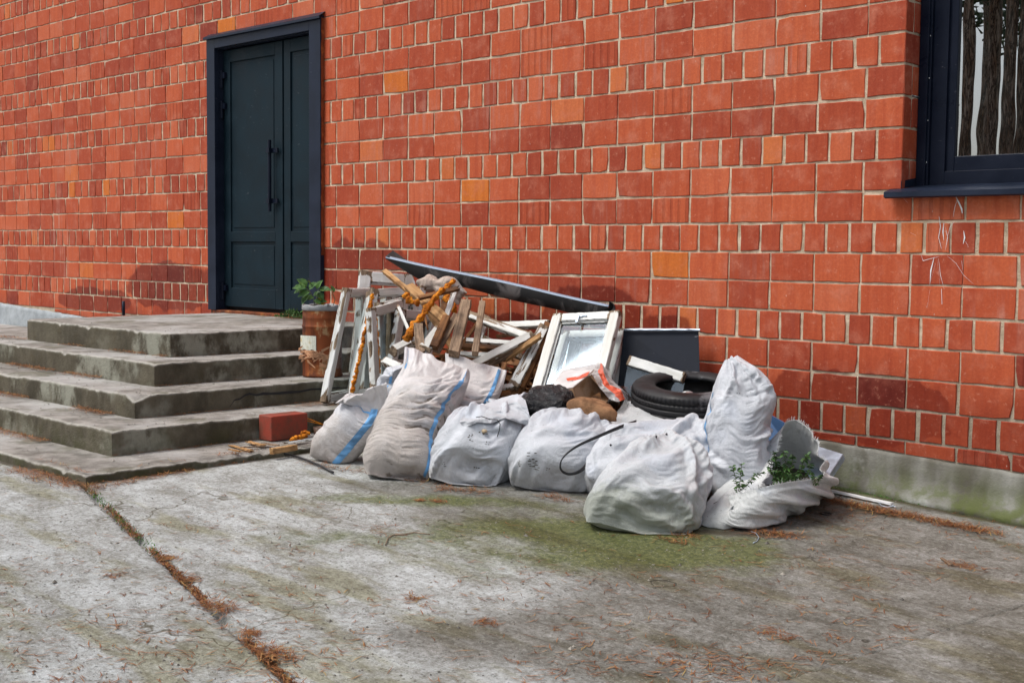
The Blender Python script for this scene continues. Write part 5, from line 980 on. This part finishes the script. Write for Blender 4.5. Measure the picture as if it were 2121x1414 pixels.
def film(label, ctrl, nu_, nv_, band, seed, amp=.012, mat=None, parent=None, name='plastic_film'):
    """ctrl: rows of (px,py,dist); a crumpled film draped through them"""
    C = np.array([[at(*p) for p in r] for r in ctrl]); a, b = C.shape[:2]; U, Vv = np.linspace(0, a - 1, nv_), np.linspace(0, b - 1, nu_); i = np.minimum(U.astype(int), a - 2); j = np.minimum(Vv.astype(int), b - 2); fu, fv = sstep(0, 1, U - i)[:, None, None], sstep(0, 1, Vv - j)[None, :, None]
    P = (C[i][:, j] * (1 - fv) + C[i][:, j + 1] * fv) * (1 - fu) + (C[i + 1][:, j] * (1 - fv) + C[i + 1][:, j + 1] * fv) * fu; fq = 22 if mat is None else 12; nz_ = np.abs(fbm((P[:, :, 0] * fq + seed, P[:, :, 1] * fq, P[:, :, 2] * fq), 4 if mat is None else 2)); P = P - FW * (amp * (1.2 - 3.5 * nz_))[:, :, None]
    me = mesh_np(name, P, grid_faces(nv_, nu_)); uu = np.repeat(np.linspace(0, 1, nu_)[None], nv_, 0) + .12 * fbm((P[:, :, 0] * 9, P[:, :, 1] * 9, P[:, :, 2] * 9), 3); attr(me, 'print', np.where((uu > band[0]) & (uu < band[1]), 1.0, 0.0)); o = link(name, me, mat or FILM, parent)
    if mat is None: return tag(o, label, 'plastic film')
    for k_ in ('dirt', 'crease', 'uu', 'vv'): attr(me, k_, np.zeros(nu_ * nv_) + (.25 if k_ == 'dirt' else 0))
    m_ = o.modifiers.new('s', 'SOLIDIFY'); m_.thickness = .002; return o
film('crumpled clear film with a red band hanging over the right of the box', [[(1236, 752, 6.76), (1248, 752, 6.80), (1262, 762, 6.86)], [(1226, 775, 6.52), (1250, 772, 6.56), (1268, 786, 6.66)], [(1240, 800, 6.48), (1262, 796, 6.52), (1282, 800, 6.60)], [(1262, 826, 6.45), (1286, 806, 6.50), (1300, 815, 6.58)], [(1280, 832, 6.44), (1296, 826, 6.48), (1302, 838, 6.55)]], 40, 60, (.25, .5), 3)
film('clear film with a red print lying on the pale top of the box', [[(1160, 772, 6.84), (1200, 758, 6.84), (1243, 750, 6.80)], [(1166, 788, 6.70), (1196, 778, 6.68), (1236, 764, 6.66)], [(1176, 790, 6.62), (1200, 786, 6.58), (1224, 776, 6.53)]], 50, 30, (2, 3), 9, .006)
V = [at(*p) for p in ((1172, 783, 6.68), (1196, 779, 6.655), (1222, 768, 6.62), (1216, 778, 6.555), (1196, 787, 6.60), (1176, 789, 6.645))]; FR = flat('red_print', (.68, .12, .06), .35); o = link('red_label', mesh('red_label', [tuple(p - FW * .012) for p in V], [tuple(range(6))]), FR, bx)
# ---- far right: galvanised duct end, blue sheet, white strip
du_ = empty('metal_duct', at(1715, 975, 6.1), 'bluish galvanised sheet box leaning on the plinth behind the frayed sack', 'sheet metal')
D8 = [at(1660, 912, 6.40), at(1746, 939, 6.16), at(1712, 992, 5.98), at(1640, 990, 6.10), at(1664, 925, 6.42), at(1752, 951, 6.18), at(1698, 1030, 6.00), at(1640, 1020, 6.12)]
o = link('casing', mesh('casing', D8, [(0, 1, 2, 3), (1, 5, 6, 2), (0, 3, 7, 4), (0, 4, 5, 1), (4, 7, 6, 5), (3, 2, 6, 7)]), MAT['galv'], du_); bevel_mod(o, .006, 3)
o = link('sheet_metal', mesh('sheet_metal', [at(1585, 852, 6.40), at(1643, 884, 6.22), at(1660, 960, 6.2), at(1580, 930, 6.35)], [(0, 1, 2, 3)]), flat('blue_enamel', (.06, .13, .27), .4)); m = o.modifiers.new('s', 'SOLIDIFY'); m.thickness = .012; tag(o, 'blue enamelled sheet showing a corner between the tallest and the frayed sack', 'metal sheet')
o = bar('plastic_strip', atg(1695, 1010, .012), atg(1848, 1043, .012), .026, .010, MAT['white'], UP, None, 5); tag(o, 'white plastic strip lying along the foot of the plinth', 'strip')
o = tube('wire_tie', [atg(*p, .006) for p in ((1818, 1038), (1826, 1047), (1838, 1050), (1850, 1047), (1856, 1050))], .003, MAT['galv'], None, 6); tag(o, 'twisted grey tie beside the end of the white strip', 'tie')
a_ = atg(1710, 1063, .004); o = tube('rubber_ring', [(a_[0] + .025 * math.cos(k * .6283), a_[1] + .025 * math.sin(k * .6283), a_[2]) for k in range(11)], .003, MAT['black'], None, 6); tag(o, 'small black ring on the wet concrete right of the frayed sack', 'ring')
# ---- black strap over the bulging sack
def ribbon(name, pts, wd, mat, label, cat, n=48, nrm=None, th=.0015):
    P = [np.array(at(*p)) for p in pts]; k = len(P); ts = np.linspace(0, k - 1, n); out = []
    for t in ts:
        i = min(int(t), k - 2); f = t - i; p0, p1, p2, p3 = P[max(i - 1, 0)], P[i], P[i + 1], P[min(i + 2, k - 1)]; out.append(.5 * (2 * p1 + (p2 - p0) * f + (2 * p0 - 5 * p1 + 4 * p2 - p3) * f * f + (3 * p1 - p0 - 3 * p2 + p3) * f ** 3))
    V = []; F = []
    for i, p in enumerate(out): d = out[min(i + 1, n - 1)] - out[max(i - 1, 0)]; s_ = np.cross(d, -FW if nrm is None else nrm); s_ /= np.linalg.norm(s_); ww = wd * (.35 + .65 * abs(math.cos(i / n * 3.3))) ; V += [tuple(p + s_ * ww / 2), tuple(p - s_ * ww / 2)]
    for i in range(n - 1): F.append((2 * i, 2 * i + 1, 2 * i + 3, 2 * i + 2))
    o = link(name, mesh(name, V, F, True), mat); m = o.modifiers.new('s', 'SOLIDIFY'); m.thickness = th; return tag(o, label, cat)
ribbon('strap', [(1318, 873, 6.15), (1285, 884, 6.02), (1240, 903, 5.96), (1200, 921, 5.93), (1175, 938, 5.91), (1162, 955, 5.90), (1162, 972, 5.90), (1176, 981, 5.91), (1195, 978, 5.92), (1210, 968, 5.95), (1222, 950, 6.0)], .017, MAT['black'], 'black plastic strap looping over the bulging white sack', 'strap')
tag(tube('cord', [at(*p) for p in ((986, 864, 6.04), (998, 862, 6.03), (1015, 868, 6.02), (1030, 869, 6.03), (1036, 878, 6.03), (1034, 892, 6.04), (1030, 904, 6.05))], .0022, MAT['black'], None, 6), 'thin black cord tied round the neck of the plump sack', 'cord')
tag(tube('cord', [atg(*p, .005) for p in ((1556, 1100), (1566, 1104), (1572, 1112), (1568, 1120), (1560, 1124))], .0022, MAT['galv'], None, 6), 'frayed grey cord end on the ground under the frayed sack', 'cord')

P, N = on_cloth(S4, 1003, 894); o = rock('mortar_clot', P + N * .006, .016, .012, .010, 33, flat('beige_mortar', (.42, .33, .22), .9), facets=6); tag(o, 'small beige clot of mortar stuck on the plump tied sack', 'mortar')

film('', [[(962, 858, 6.20), (985, 850, 6.26), (1008, 836, 6.30), (1040, 824, 6.36), (1072, 816, 6.36), (1088, 828, 6.30)], [(952, 872, 6.16), (980, 864, 6.18), (1006, 852, 6.20), (1040, 842, 6.24), (1072, 842, 6.22), (1096, 858, 6.18)], [(956, 880, 6.13), (984, 870, 6.12), (1012, 866, 6.14), (1044, 860, 6.17), (1074, 864, 6.17), (1106, 874, 6.19)], [(962, 886, 6.13), (988, 874, 6.12), (1018, 876, 6.13), (1046, 865, 6.16), (1080, 876, 6.17), (1102, 884, 6.2)]], 110, 50, (2, 3), 21, .016, MAT['sackB'], S4[0], 'rumpled_neck')
# ================================================================ DRUM WITH PLANT, THINGS ON THE STEPS
dc = np.array([.895, -.80, lv[2] + .004]); drum = empty('drum', dc, 'rusty steel drum used as a planter on the steps by the door', 'drum')
RD, HD = .122, .445; Md = Matrix.Translation(Vector(dc))
prof = [(0, 0), (RD, 0), (RD + .003, .004), (RD + .003, .012), (RD, .018), (RD, .10), (RD + .003, .108), (RD, .116), (RD, .30), (RD + .003, .307), (RD + .0045, .312), (RD + .003, .317), (RD, .324), (RD, .36), (RD + .002, .366), (RD, .372), (RD, HD - .03)]
lathe('shell', prof, 64, Md, MAT['rust'], drum, True, lambda r, z, a, k: (r * (1 + .012 * math.sin(a * 3 + z * 9)) if r else 0, z), False)
ZN = flat('grey_zinc', (.25, .26, .27), .6, var=.4); lathe('rim', [(RD, HD - .035), (RD + .006, HD - .03), (RD + .005, HD - .004), (RD + .002, HD), (RD - .006, HD), (RD - .008, HD - .03)], 64, Md, ZN, drum, True, lambda r, z, a, k: (r, z + .004 * math.sin(a * 7) * (z > HD - .01)))
q = random.Random(3)
for k in range(16):
    V, F = [], []; a = k / 16 * 6.283; c_ = Vector((dc[0] + (RD + .002) * math.cos(a), dc[1] + (RD + .002) * math.sin(a), dc[2] + HD + .004)); s_ = q.uniform(.005, .011); box_geo(c_.x - s_, c_.x + s_, c_.y - s_, c_.y + s_, c_.z - .006, c_.z + q.uniform(.0, .008), V, F)
link('lug', mesh('lug', V, F), ZN, drum); lathe('soil', [(0, HD - .012), (.05, HD - .01), (RD - .006, HD - .025)], 40, Md, SOIL, drum, True, lambda r, z, a, k: (r, z + .006 * math.sin(a * 9 + k * 3)), False)
def on_drum(px, py, lift=.003):
    d = ray(px, py); d = d / np.linalg.norm(d); o_ = CAM[:2] - dc[:2]; A_ = d[0] ** 2 + d[1] ** 2; B_ = 2 * (o_ @ d[:2]); C_ = o_ @ o_ - (RD + lift) ** 2; t = (-B_ - math.sqrt(max(B_ * B_ - 4 * A_ * C_, 0))) / (2 * A_); return CAM + d * t
PAPER = NT('faded_paper', .8, .2); v_ = PAPER.coord('World'); lines = PAPER.mr(PAPER.math('SINE', PAPER.math('MULTIPLY', PAPER.sep(v_, 2), 760)), .3, .6); blot = PAPER.mr(PAPER.noise(PAPER.coord('World', (90, 90, 20)), 1.3, 2), .45, .52); st_ = PAPER.mr(PAPER.noise(v_, 16, 4), .5, .7)
PAPER = PAPER.done(PAPER.mix(PAPER.math('MULTIPLY', st_, .7), PAPER.mix(PAPER.math('MULTIPLY', lines, PAPER.math('MULTIPLY', blot, .55)), (.68, .69, .60), (.18, .24, .20)), (.50, .36, .12)))
V = []
for j in range(8):
    for i in range(8): V.append(on_drum(622.5 + 32 * i / 7, 694 + 2 * i / 7 + (34 - 6 * abs(math.sin(i * .9))) * j / 7, .0035))
link('paper_label', mesh_np('paper_label', np.array(V), grid_faces(8, 8)), PAPER, drum)
PEEL = flat('peeling_paper', (.42, .22, .12), .85, var=.5); V, F = [], []; q = random.Random(8)
for k in range(30):
    cx_, cy_ = 618 + 62 * q.random(), 737 + q.gauss(0, 8); L_ = q.uniform(10, 26); a = q.gauss(.0, .5); w_ = q.uniform(1.5, 4.5); n0 = len(V)
    for t in (0, .5, 1):
        for s_ in (-1, 1): px = min(max(cx_ + (t - .5) * L_ * math.cos(a), 618.5), 690); V.append(tuple(on_drum(px, cy_ + (t - .5) * L_ * math.sin(a) + s_ * w_ * (1 - .6 * t), .004 + .012 * abs(t - .4) * q.random() + .002 * k / 30)))
    F += [(n0, n0 + 1, n0 + 3, n0 + 2), (n0 + 2, n0 + 3, n0 + 5, n0 + 4)]
link('torn_paper', mesh('torn_paper', V, F), PEEL, drum)
# plants: stems with folded leaves
LEAF = NT('green_leaf', .5, .4); n_ = LEAF.rand(); v_ = LEAF.coord('World'); ln_ = LEAF.noise(v_, 22, 3); LEAF = LEAF.done(LEAF.mix(LEAF.mr(ln_, .35, .65), (.025, .075, .018), (.075, .17, .035)), None, LEAF.bump(LEAF.noise(v_, 150, 2), .001, .5))
YLEAF = flat('yellow_leaf', (.55, .40, .03), .5); STEM = flat('stem', (.10, .11, .04), .7)
def leaf_geo(c, d, up, L, wd, V, F, cup=.25):
    d = Vector(d).normalized(); s_ = d.cross(Vector(up)).normalized(); n = s_.cross(d); n0 = len(V); c = Vector(c)
    for t, ww in ((0, 0), (.2, .7), (.45, 1), (.7, .75), (1, 0)):
        p = c + d * L * t - n * L * cup * t * t
        if ww == 0: V.append(tuple(p))
        else: V += [tuple(p + s_ * wd / 2 * ww + n * wd * .18), tuple(p), tuple(p - s_ * wd / 2 * ww + n * wd * .18)]
    a = n0; F += [(a, a + 2, a + 1), (a, a + 3, a + 2), (a + 1, a + 2, a + 5, a + 4), (a + 2, a + 3, a + 6, a + 5), (a + 4, a + 5, a + 8, a + 7), (a + 5, a + 6, a + 9, a + 8), (a + 7, a + 8, a + 10), (a + 8, a + 9, a + 10)]
pl = empty('potted_plant', dc + np.array([0, 0, HD]), 'leafy seedling with one yellow leaf growing in the rusty drum', 'plant'); q = random.Random(12)
dD = depth(dc); V, F = [], []
for pts in ([(652, 638), (650, 620), (642, 604), (634, 596)], [(654, 638), (656, 616), (660, 600)], [(640, 640), (632, 634)], [(690, 634), (694, 620), (686, 600)]): tube_geo([at(x, y, dD - .02) for x, y in pts], .0028, V, F, 5)
link('stem', mesh('stem', V, F), STEM, pl)
for (x, y, a, L_, w_, yel) in ((634, 597, 165, .085, .06, 0), (636, 594, 120, .08, .06, 0), (640, 600, 60, .075, .055, 0), (642, 605, 200, .08, .06, 0), (648, 612, 20, .07, .055, 0), (650, 616, 190, .07, .05, 0), (656, 600, 75, .07, .05, 0), (660, 600, 10, .085, .05, 0), (658, 606, 300, .06, .05, 0), (650, 622, 330, .055, .05, 0), (654, 620, 320, .065, .06, 1), (662, 626, 20, .05, .035, 0), (640, 612, 240, .075, .055, 0), (646, 594, 100, .06, .05, 0), (628, 602, 190, .06, .045, 0), (692, 606, 100, .05, .03, 0)):
    a = math.radians(a); V, F = [], []; d = RT * math.cos(a) + UP * math.sin(a) * .6 - FW * q.uniform(.1, .7); leaf_geo(at(x, y, dD - .03 - .04 * q.random()), d, tuple(UP * .7 - FW * .6 + RT * q.uniform(-.4, .4)), L_, w_, V, F)
    o = link('leaf', mesh('leaf', V, F, False), YLEAF if yel else LEAF, pl)
    if yel: o['label'] = 'yellow leaf'
def weed(name, label, base, stems, lf, seed, parent_loc=None, spread=1.0, cat='plant', per=9):
    """stems: list of pixel polylines with distance"""
    q = random.Random(seed); t = empty(name, base, label, cat); V, F = [], []; V2, F2 = [], []
    for pts in stems:
        P = [Vector(at(*p)) for p in pts]; tube_geo(P, .0014, V, F, 5); n = (len(P) - 1) * per
        for k in range(n):
            tt = (k + .6) / n * (len(P) - 1); i = min(int(tt), len(P) - 2); c = P[i].lerp(P[i + 1], tt - i)
            for s_ in (-1, 1):
                a = q.uniform(-.6, .9); d = RT * s_ * math.cos(a) * q.uniform(.4, 1) + UP * math.sin(a) - FW * q.uniform(-.6, .8); L_ = lf * q.uniform(.6, 1.1); leaf_geo(c, d, tuple(UP + np.array([q.gauss(0, .4) for _ in range(3)])), L_, L_ * .62, V2, F2)
    link('stem', mesh('stem', V, F), STEM, t); o = link('foliage', mesh('foliage', V2, F2), LEAF, t); return t
weed('weed', 'bushy green weed filling the mouth of the frayed sack', at(1625, 985, 5.72), [[(1615, 1000, 5.72), (1610, 965, 5.68), (1602, 935, 5.66)], [(1620, 1000, 5.72), (1628, 960, 5.66), (1622, 934, 5.64)], [(1625, 1000, 5.72), (1640, 970, 5.66), (1642, 940, 5.64)], [(1630, 1000, 5.72), (1655, 985, 5.66), (1664, 955, 5.62), (1673, 942, 5.6)], [(1610, 1000, 5.72), (1596, 975, 5.68), (1598, 950, 5.66)], [(1640, 1000, 5.72), (1672, 985, 5.64), (1678, 960, 5.6)], [(1618, 1005, 5.7), (1606, 990, 5.64), (1612, 975, 5.62)], [(1635, 1005, 5.7), (1648, 994, 5.62), (1640, 982, 5.6)], [(1628, 1002, 5.7), (1622, 985, 5.6), (1630, 965, 5.6)]], .024, 5, per=9)
weed('weed', 'upright weed sprig left of the frayed rim, in front of the tallest sack', at(1527, 1015, 5.52), [[(1527, 1020, 5.52), (1524, 990, 5.50), (1517, 965, 5.50)], [(1529, 1018, 5.52), (1534, 990, 5.50), (1536, 962, 5.50)], [(1532, 1016, 5.52), (1548, 1004, 5.50), (1562, 986, 5.5), (1580, 978, 5.5)]], .022, 6, per=6)
weed('weed', 'small weed sprig at the right hand end of the frayed rim', at(1690, 1000, 5.6), [[(1690, 1004, 5.6), (1684, 985, 5.58), (1680, 978, 5.58)], [(1692, 1004, 5.6), (1698, 990, 5.58), (1702, 982, 5.58)]], .016, 7, per=6)
wz = lv[0] + .002; V, F = [], []; q = random.Random(31)
for k in range(320): c = np.array([-.42 + q.gauss(0, .10), -.045 - abs(q.gauss(0, .03)), wz + .0]); d = (q.gauss(0, .6), q.gauss(0, .5) - .2, q.uniform(.3, 1)); c[2] += q.uniform(0, .05) * math.exp(-((c[0] + .42) / .1) ** 2); leaf_geo(c, d, (q.gauss(0, 1), q.gauss(0, 1), 1), q.uniform(.018, .04), q.uniform(.004, .012), V, F)
GR = flat('grass_green', (.07, .16, .03), .7, var=.4); tg = empty('weed', (-.42, -.05, wz), 'low feathery green weed growing at the door sill', 'plant'); link('foliage', mesh('foliage', V, F), GR, tg)
# ---- brick, lath, foam and chips on the lowest step
bc = atz(562, 914, lv[4] + .004); V, F = [], []; box_geo(bc[0] - .12, bc[0], bc[1], bc[1] + .245, lv[4] + .003, lv[4] + .141, V, F)
RB = NT('loose_brick', .65, .35); v_ = RB.coord('World'); n_ = RB.noise(v_, 9, 6, .7); RB = RB.done(RB.mix(RB.mr(n_, .35, .65), (.30, .05, .03), (.17, .055, .035)), None, RB.bump(RB.noise(v_, 60, 4), .003, .8)); o = link('loose_brick', mesh('loose_brick', V, F), RB); bevel_mod(o, .006, 3); tag(o, 'single loose red brick standing against the lowest riser', 'brick')
z5 = lv[4]
o = bar('lath', atz(588, 917, z5 + .02), atz(676, 905, z5 + .05), .016, .008, MAT['paint'], UP, None, 55); tag(o, 'white lath end resting on the lowest step beside the loose brick', 'lath')
tag(lumpy('foam_lump', [atz(600, 912, z5 + .03), atz(612, 909, z5 + .032), atz(624, 905, z5 + .035), atz(636, 903, z5 + .035)], .016, None, 15), 'orange foam crust lying on the white lath end', 'foam')
tag(lumpy('foam_lump', [atz(624, 898, z5 + .045), atz(633, 896, z5 + .045), atz(642, 897, z5 + .045)], .012, None, 16), 'small orange foam crumb above the white lath end', 'foam')
Mc = Matrix.Translation(Vector(atz(661, 904, z5 + .005))) ; o, _, _ = lathe('flower_pot', [(0, 0), (.026, 0), (.034, .055), (.031, .055), (.024, .004), (0, .004)], 24, Mc, flat('brown_plastic', (.13, .075, .05), .6), None, True, None, False); tag(o, 'small brown pot beside the slumped striped sack', 'pot')
for i, (a, b, lb) in enumerate((((636, 866), (684, 884), 'upper orange wire leaning on the lowest riser'), ((635, 871), (680, 882), 'lower orange wire leaning on the lowest riser'))): tag(tube('wire', [atx(*a, cxs[3] + .02), atx(*b, cxs[3] + .03)], .003, MAT['foam'], None, 6), lb, 'wire', 'orange wires on the lowest step')
for i, (a, b, w_, lb) in enumerate((((478, 922), (520, 933), 9, 'leftmost pale wood chip on the lowest step'), ((500, 926), (548, 924), 8, 'long pale wood chip lying flat on the lowest step'), ((514, 914), (545, 922), 12, 'pale wood chip with a raised corner on the lowest step'), ((546, 918), (574, 922), 11, 'pale chip touching the foot of the loose brick'), ((476, 930), (496, 934), 6, 'smallest pale chip at the edge of the lowest step'))):
    o = bar('wood_chip', atz(*a, z5 + .008 + .003 * i), atz(*b, z5 + .010 + .003 * i), w_ * .0026, .006, MAT['greywood'] if i % 2 else MAT['wood'], UP, None, 60 + i, .012); tag(o, lb, 'wood chip', 'wood chips on the lowest step')
o = bar('wood_block', atz(562, 934, z5 + .01), atz(612, 926, z5 + .012), .035, .03, MAT['wood'], UP, None, 70, .004); tag(o, 'short pale batten offcut across the edge of the lowest step', 'wood offcut')
tag(tube('stick', [atg(*p, .012) for p in ((585, 938), (610, 944), (640, 954), (668, 966), (690, 978))], .006, MAT['black'], None, 7), 'black charred stick poking out from under the slumped sack', 'stick')
tag(tube('twig', [atg(*p, .005) for p in ((798, 1128), (804, 1113), (815, 1107), (835, 1107), (858, 1102), (876, 1104), (890, 1106))], .0022, MAT['greywood'], None, 6), 'bent dark twig lying alone on the open concrete', 'twig')
o = bar('lath', atg(1950, 1155, .006), atg(1972, 1169, .006), .012, .005, MAT['greywood'], UP, None, 71); tag(o, 'pale splinter of lath on the wet concrete at the right', 'lath')
pb = aty(256, 653, -.06); V, F = [], []; tube_geo([tuple(pb), tuple(pb + np.array([0, 0, .125]))], .013, V, F, 10); o = link('pipe_stub', mesh('pipe_stub', V, F, True), MAT['trim']); tag(o, 'short dark pipe stub standing by the wall behind the landing', 'pipe')
o = tube('wasp', [aty(1890, 199, -.01), aty(1903, 202, -.012)], .006, MAT['black'], bld, 6); o.name = 'wall_plug'
# ---- pine needles, cone scraps and leaves: litter nobody could count
NM = NT('dry_needles', .7, .3); c_ = NM.attr('tint'); NM = NM.done(NM.ramp(c_, [(0, (.10, .035, .012)), (.5, (.25, .092, .032)), (.85, (.36, .16, .06)), (1, (.36, .26, .09))]))
NV, NF, NTi = [], [], []; q = random.Random(77)
def surf(x, y):
    for i in range(5):
        if x < cxs[i] and y > cys[i]: return lv[i] + .002 if (i > 0 or x > -1.42) else lv[1]
    return float(ground_h(np.array(x), np.array(y)))
def needle(x, y, L_, lift=.0, ang=None, z=None):
    a = q.uniform(0, 6.283) if ang is None else ang; dx, dy = math.cos(a) * L_ / 2, math.sin(a) * L_ / 2; nx, ny = -math.sin(a), math.cos(a); z0 = (surf(x, y) if z is None else z) + .0025 + lift; bd = q.uniform(-.12, .12) * L_; w_ = q.uniform(.0010, .0019); t = q.random(); n0 = len(NV); t1, t2 = q.uniform(-.15, .25) * L_ * (.3 + (lift > 0)), 0
    for (s_, w2, b_) in ((-1, .5, 0), (0, 1, bd), (1, .3, 0)):
        for e in (-1, 1): NV.append((x + dx * s_ + nx * (b_ + e * w_ * w2), y + dy * s_ + ny * (b_ + e * w_ * w2), z0 + max(0, t1 * s_) + .001))
        NTi.extend([t, t])
    NF.extend([(n0, n0 + 1, n0 + 3, n0 + 2), (n0 + 2, n0 + 3, n0 + 5, n0 + 4)])
NL = lambda: q.uniform(.025, .065)
cl = fbm
for k in range(2600):                        # loose, all over the yard, denser in drifts
    P = atg(q.uniform(-40, 2160), 1000 + 430 * q.random() ** .8)
    if vn(np.array(P[0] * 2.2), np.array(P[1] * 2.2)) < -.15 and q.random() < .8: continue
    if P[1] > -.05: continue
    needle(P[0], P[1], NL())
    if q.random() < .3: needle(P[0] + q.gauss(0, .006), P[1] + q.gauss(0, .006), NL())
for (cx_, cy_, n_, r_) in ((455, 1262, 190, .06), (570, 1360, 190, .06), (395, 1200, 60, .03), (517, 1312, 70, .028), (345, 1155, 70, .03), (1500, 1370, 110, .14), (1400, 1375, 50, .08), (240, 1190, 40, .05), (860, 1240, 50, .05), (1990, 1170, 80, .06), (1800, 1395, 70, .08), (2090, 1400, 60, .05), (1600, 1310, 70, .06), (800, 1100, 40, .1), (910, 1038, 50, .03), (870, 1036, 40, .02), (1010, 1290, 40, .04)):
    C_ = atg(cx_, cy_)
    for k in range(n_): needle(C_[0] + q.gauss(0, r_ * .7), C_[1] + q.gauss(0, r_ * .5), NL(), abs(q.gauss(0, .008)) * (n_ > 180))
for k in range(2300):                        # the joint between the slabs
    t = q.random() ** .8; x, y = J0[0] + jd[0] * jl * 1.25 * t + q.gauss(0, .012), J0[1] + jd[1] * jl * 1.25 * t + q.gauss(0, .012)
    if vn(np.array(t * 16.), np.array(3.)) < -.45 + .5 * t: continue
    a = math.atan2(jd[1], jd[0]) + q.gauss(0, .5); z = float(gz(x, y)) - .012; needle(x, y, NL(), abs(q.gauss(0, .005)), a, z)
for (px0, py0, px1, py1, n_, sp) in ((1700, 1032, 2121, 1118, 1500, .055), (1640, 1100, 1760, 1050, 260, .12), (640, 962, 900, 1000, 300, .05), (900, 1012, 1230, 1040, 520, .04), (1230, 1085, 1410, 1125, 240, .03), (1400, 1108, 1640, 1108, 700, .05), (0, 965, 185, 1012, 900, .07), (190, 1012, 520, 950, 500, .03), (1480, 1100, 1640, 1050, 150, .1)):
    for k in range(n_):
        t = q.random(); C_ = atg(px0 + (px1 - px0) * t, py0 + (py1 - py0) * t)
        if vn(np.array(C_[0] * 5), np.array(C_[1] * 5)) < -.35: continue
        x, y = C_[0] + q.gauss(0, sp), C_[1] + q.gauss(0, sp * .6); y = min(y, -.04)
        needle(x, y, NL(), abs(q.gauss(0, .003)))
for i in range(1, 5):                        # inner corners of the steps
    for k in range(1900 if i > 1 else 1100):
        x = cxs[i - 1] - q.random() ** 1.1 * 2.6; y = cys[i - 1] - .01 - abs(q.gauss(0, .045))
        if vn(np.array(x * 3.1), np.array(i * 5.)) > -.1: needle(x, y, NL() * .8, abs(q.gauss(0, .004)), None, lv[i] + .005)
    for k in range(150):
        y = cys[i - 1] + q.random() * 1.6; x = cxs[i - 1] + .008 + abs(q.gauss(0, .022)); needle(x, y, NL() * .7, 0, math.pi / 2 + q.gauss(0, .5), lv[i] + .005)
for k in range(420): needle(-.2 + q.gauss(0, .35), -.05 - abs(q.gauss(0, .14)), NL(), 0, None, lv[0] + .005)
for k in range(300): needle(1.22 + q.gauss(0, .06), -1.0 + q.gauss(0, .14), NL(), 0, None, lv[3] + .003)
me = mesh('pine_needles', NV, NF); attr(me, 'tint', NTi); tag(link('pine_needles', me, NM), kind='stuff')
V, F = [], []                                # crumbs of mortar, bark and gravel
for k in range(900):
    P = atg(q.uniform(-20, 2140), 985 + 430 * q.random() ** .9); x, y = P[0], min(P[1], -.03)
    if q.random() < .35: i = q.randrange(0, 5); x, y = (cxs[i] - q.random() * 2.5, cys[i] + q.random() * .25) if q.random() < .6 else (cxs[i] - q.random() * .25, cys[i] + q.random() * 1.6)
    z = surf(x, y); r_ = q.uniform(.0015, .005) * (1.8 if q.random() < .06 else 1); n0 = len(V)
    for s_ in ((-1, -1, 0), (1, -1, 0), (1, 1, 0), (-1, 1, 0), (0, 0, 1)): V.append((x + s_[0] * r_ * q.uniform(.6, 1.2), y + s_[1] * r_ * q.uniform(.6, 1.2), z + .001 + s_[2] * r_ * 1.1))
    F += [(n0, n0 + 1, n0 + 4), (n0 + 1, n0 + 2, n0 + 4), (n0 + 2, n0 + 3, n0 + 4), (n0 + 3, n0, n0 + 4)]
tag(link('grit', mesh('grit', V, F), flat('grit_stone', (.20, .185, .16), .9, var=.6)), kind='stuff')
V, F = [], []                                # moss tufts in the joint and under the plinth
for k in range(900):
    if q.random() < .4: t = q.random() * .5; x, y = J0[0] + jd[0] * jl * t + q.gauss(0, .014), J0[1] + jd[1] * jl * t + q.gauss(0, .014)
    else: x, y = 4.05 + q.random() * .9, -.045 - abs(q.gauss(0, .012))
    z = surf(x, y) - .004; leaf_geo((x, y, z), (q.gauss(0, .5), q.gauss(0, .5), 1), (q.gauss(0, 1), q.gauss(0, 1), .1), q.uniform(.006, .016), q.uniform(.002, .005), V, F)
tag(link('moss', mesh('moss', V, F), GR), kind='stuff')
for (x, y, r_, H, lb) in ((-1.08, -12, .10, 14, 'thin yellowish pine trunk mirrored beside the curtain in the window'), (-.60, -12.2, .13, 15, 'dark pine trunk mirrored in the middle of the window'), (-1.79, -14.2, .13, 15, 'pale pine trunk mirrored just left of the dark one'), (-.73, -13.0, .11, 15, 'slender pine trunk mirrored just right of the dark one'), (-2.95, -15.5, .10, 14, 'distant thin pine trunk mirrored at the very edge of the curtain'), (-3.6, -20.5, .13, 15, 'far pine mirrored low behind the thickest trunk'), (-.12, -12.1, .16, 16, 'thickest pine trunk mirrored at the right edge of the window'), (-4.5, -20, .16, 16, 'far pine mirrored in the gap between the near trunks'), (2.2, -17.0, .2, 15, 'pine standing further right behind the camera')): pine(x, y, r_, H, int(abs(x) * 10) + 3, lb)
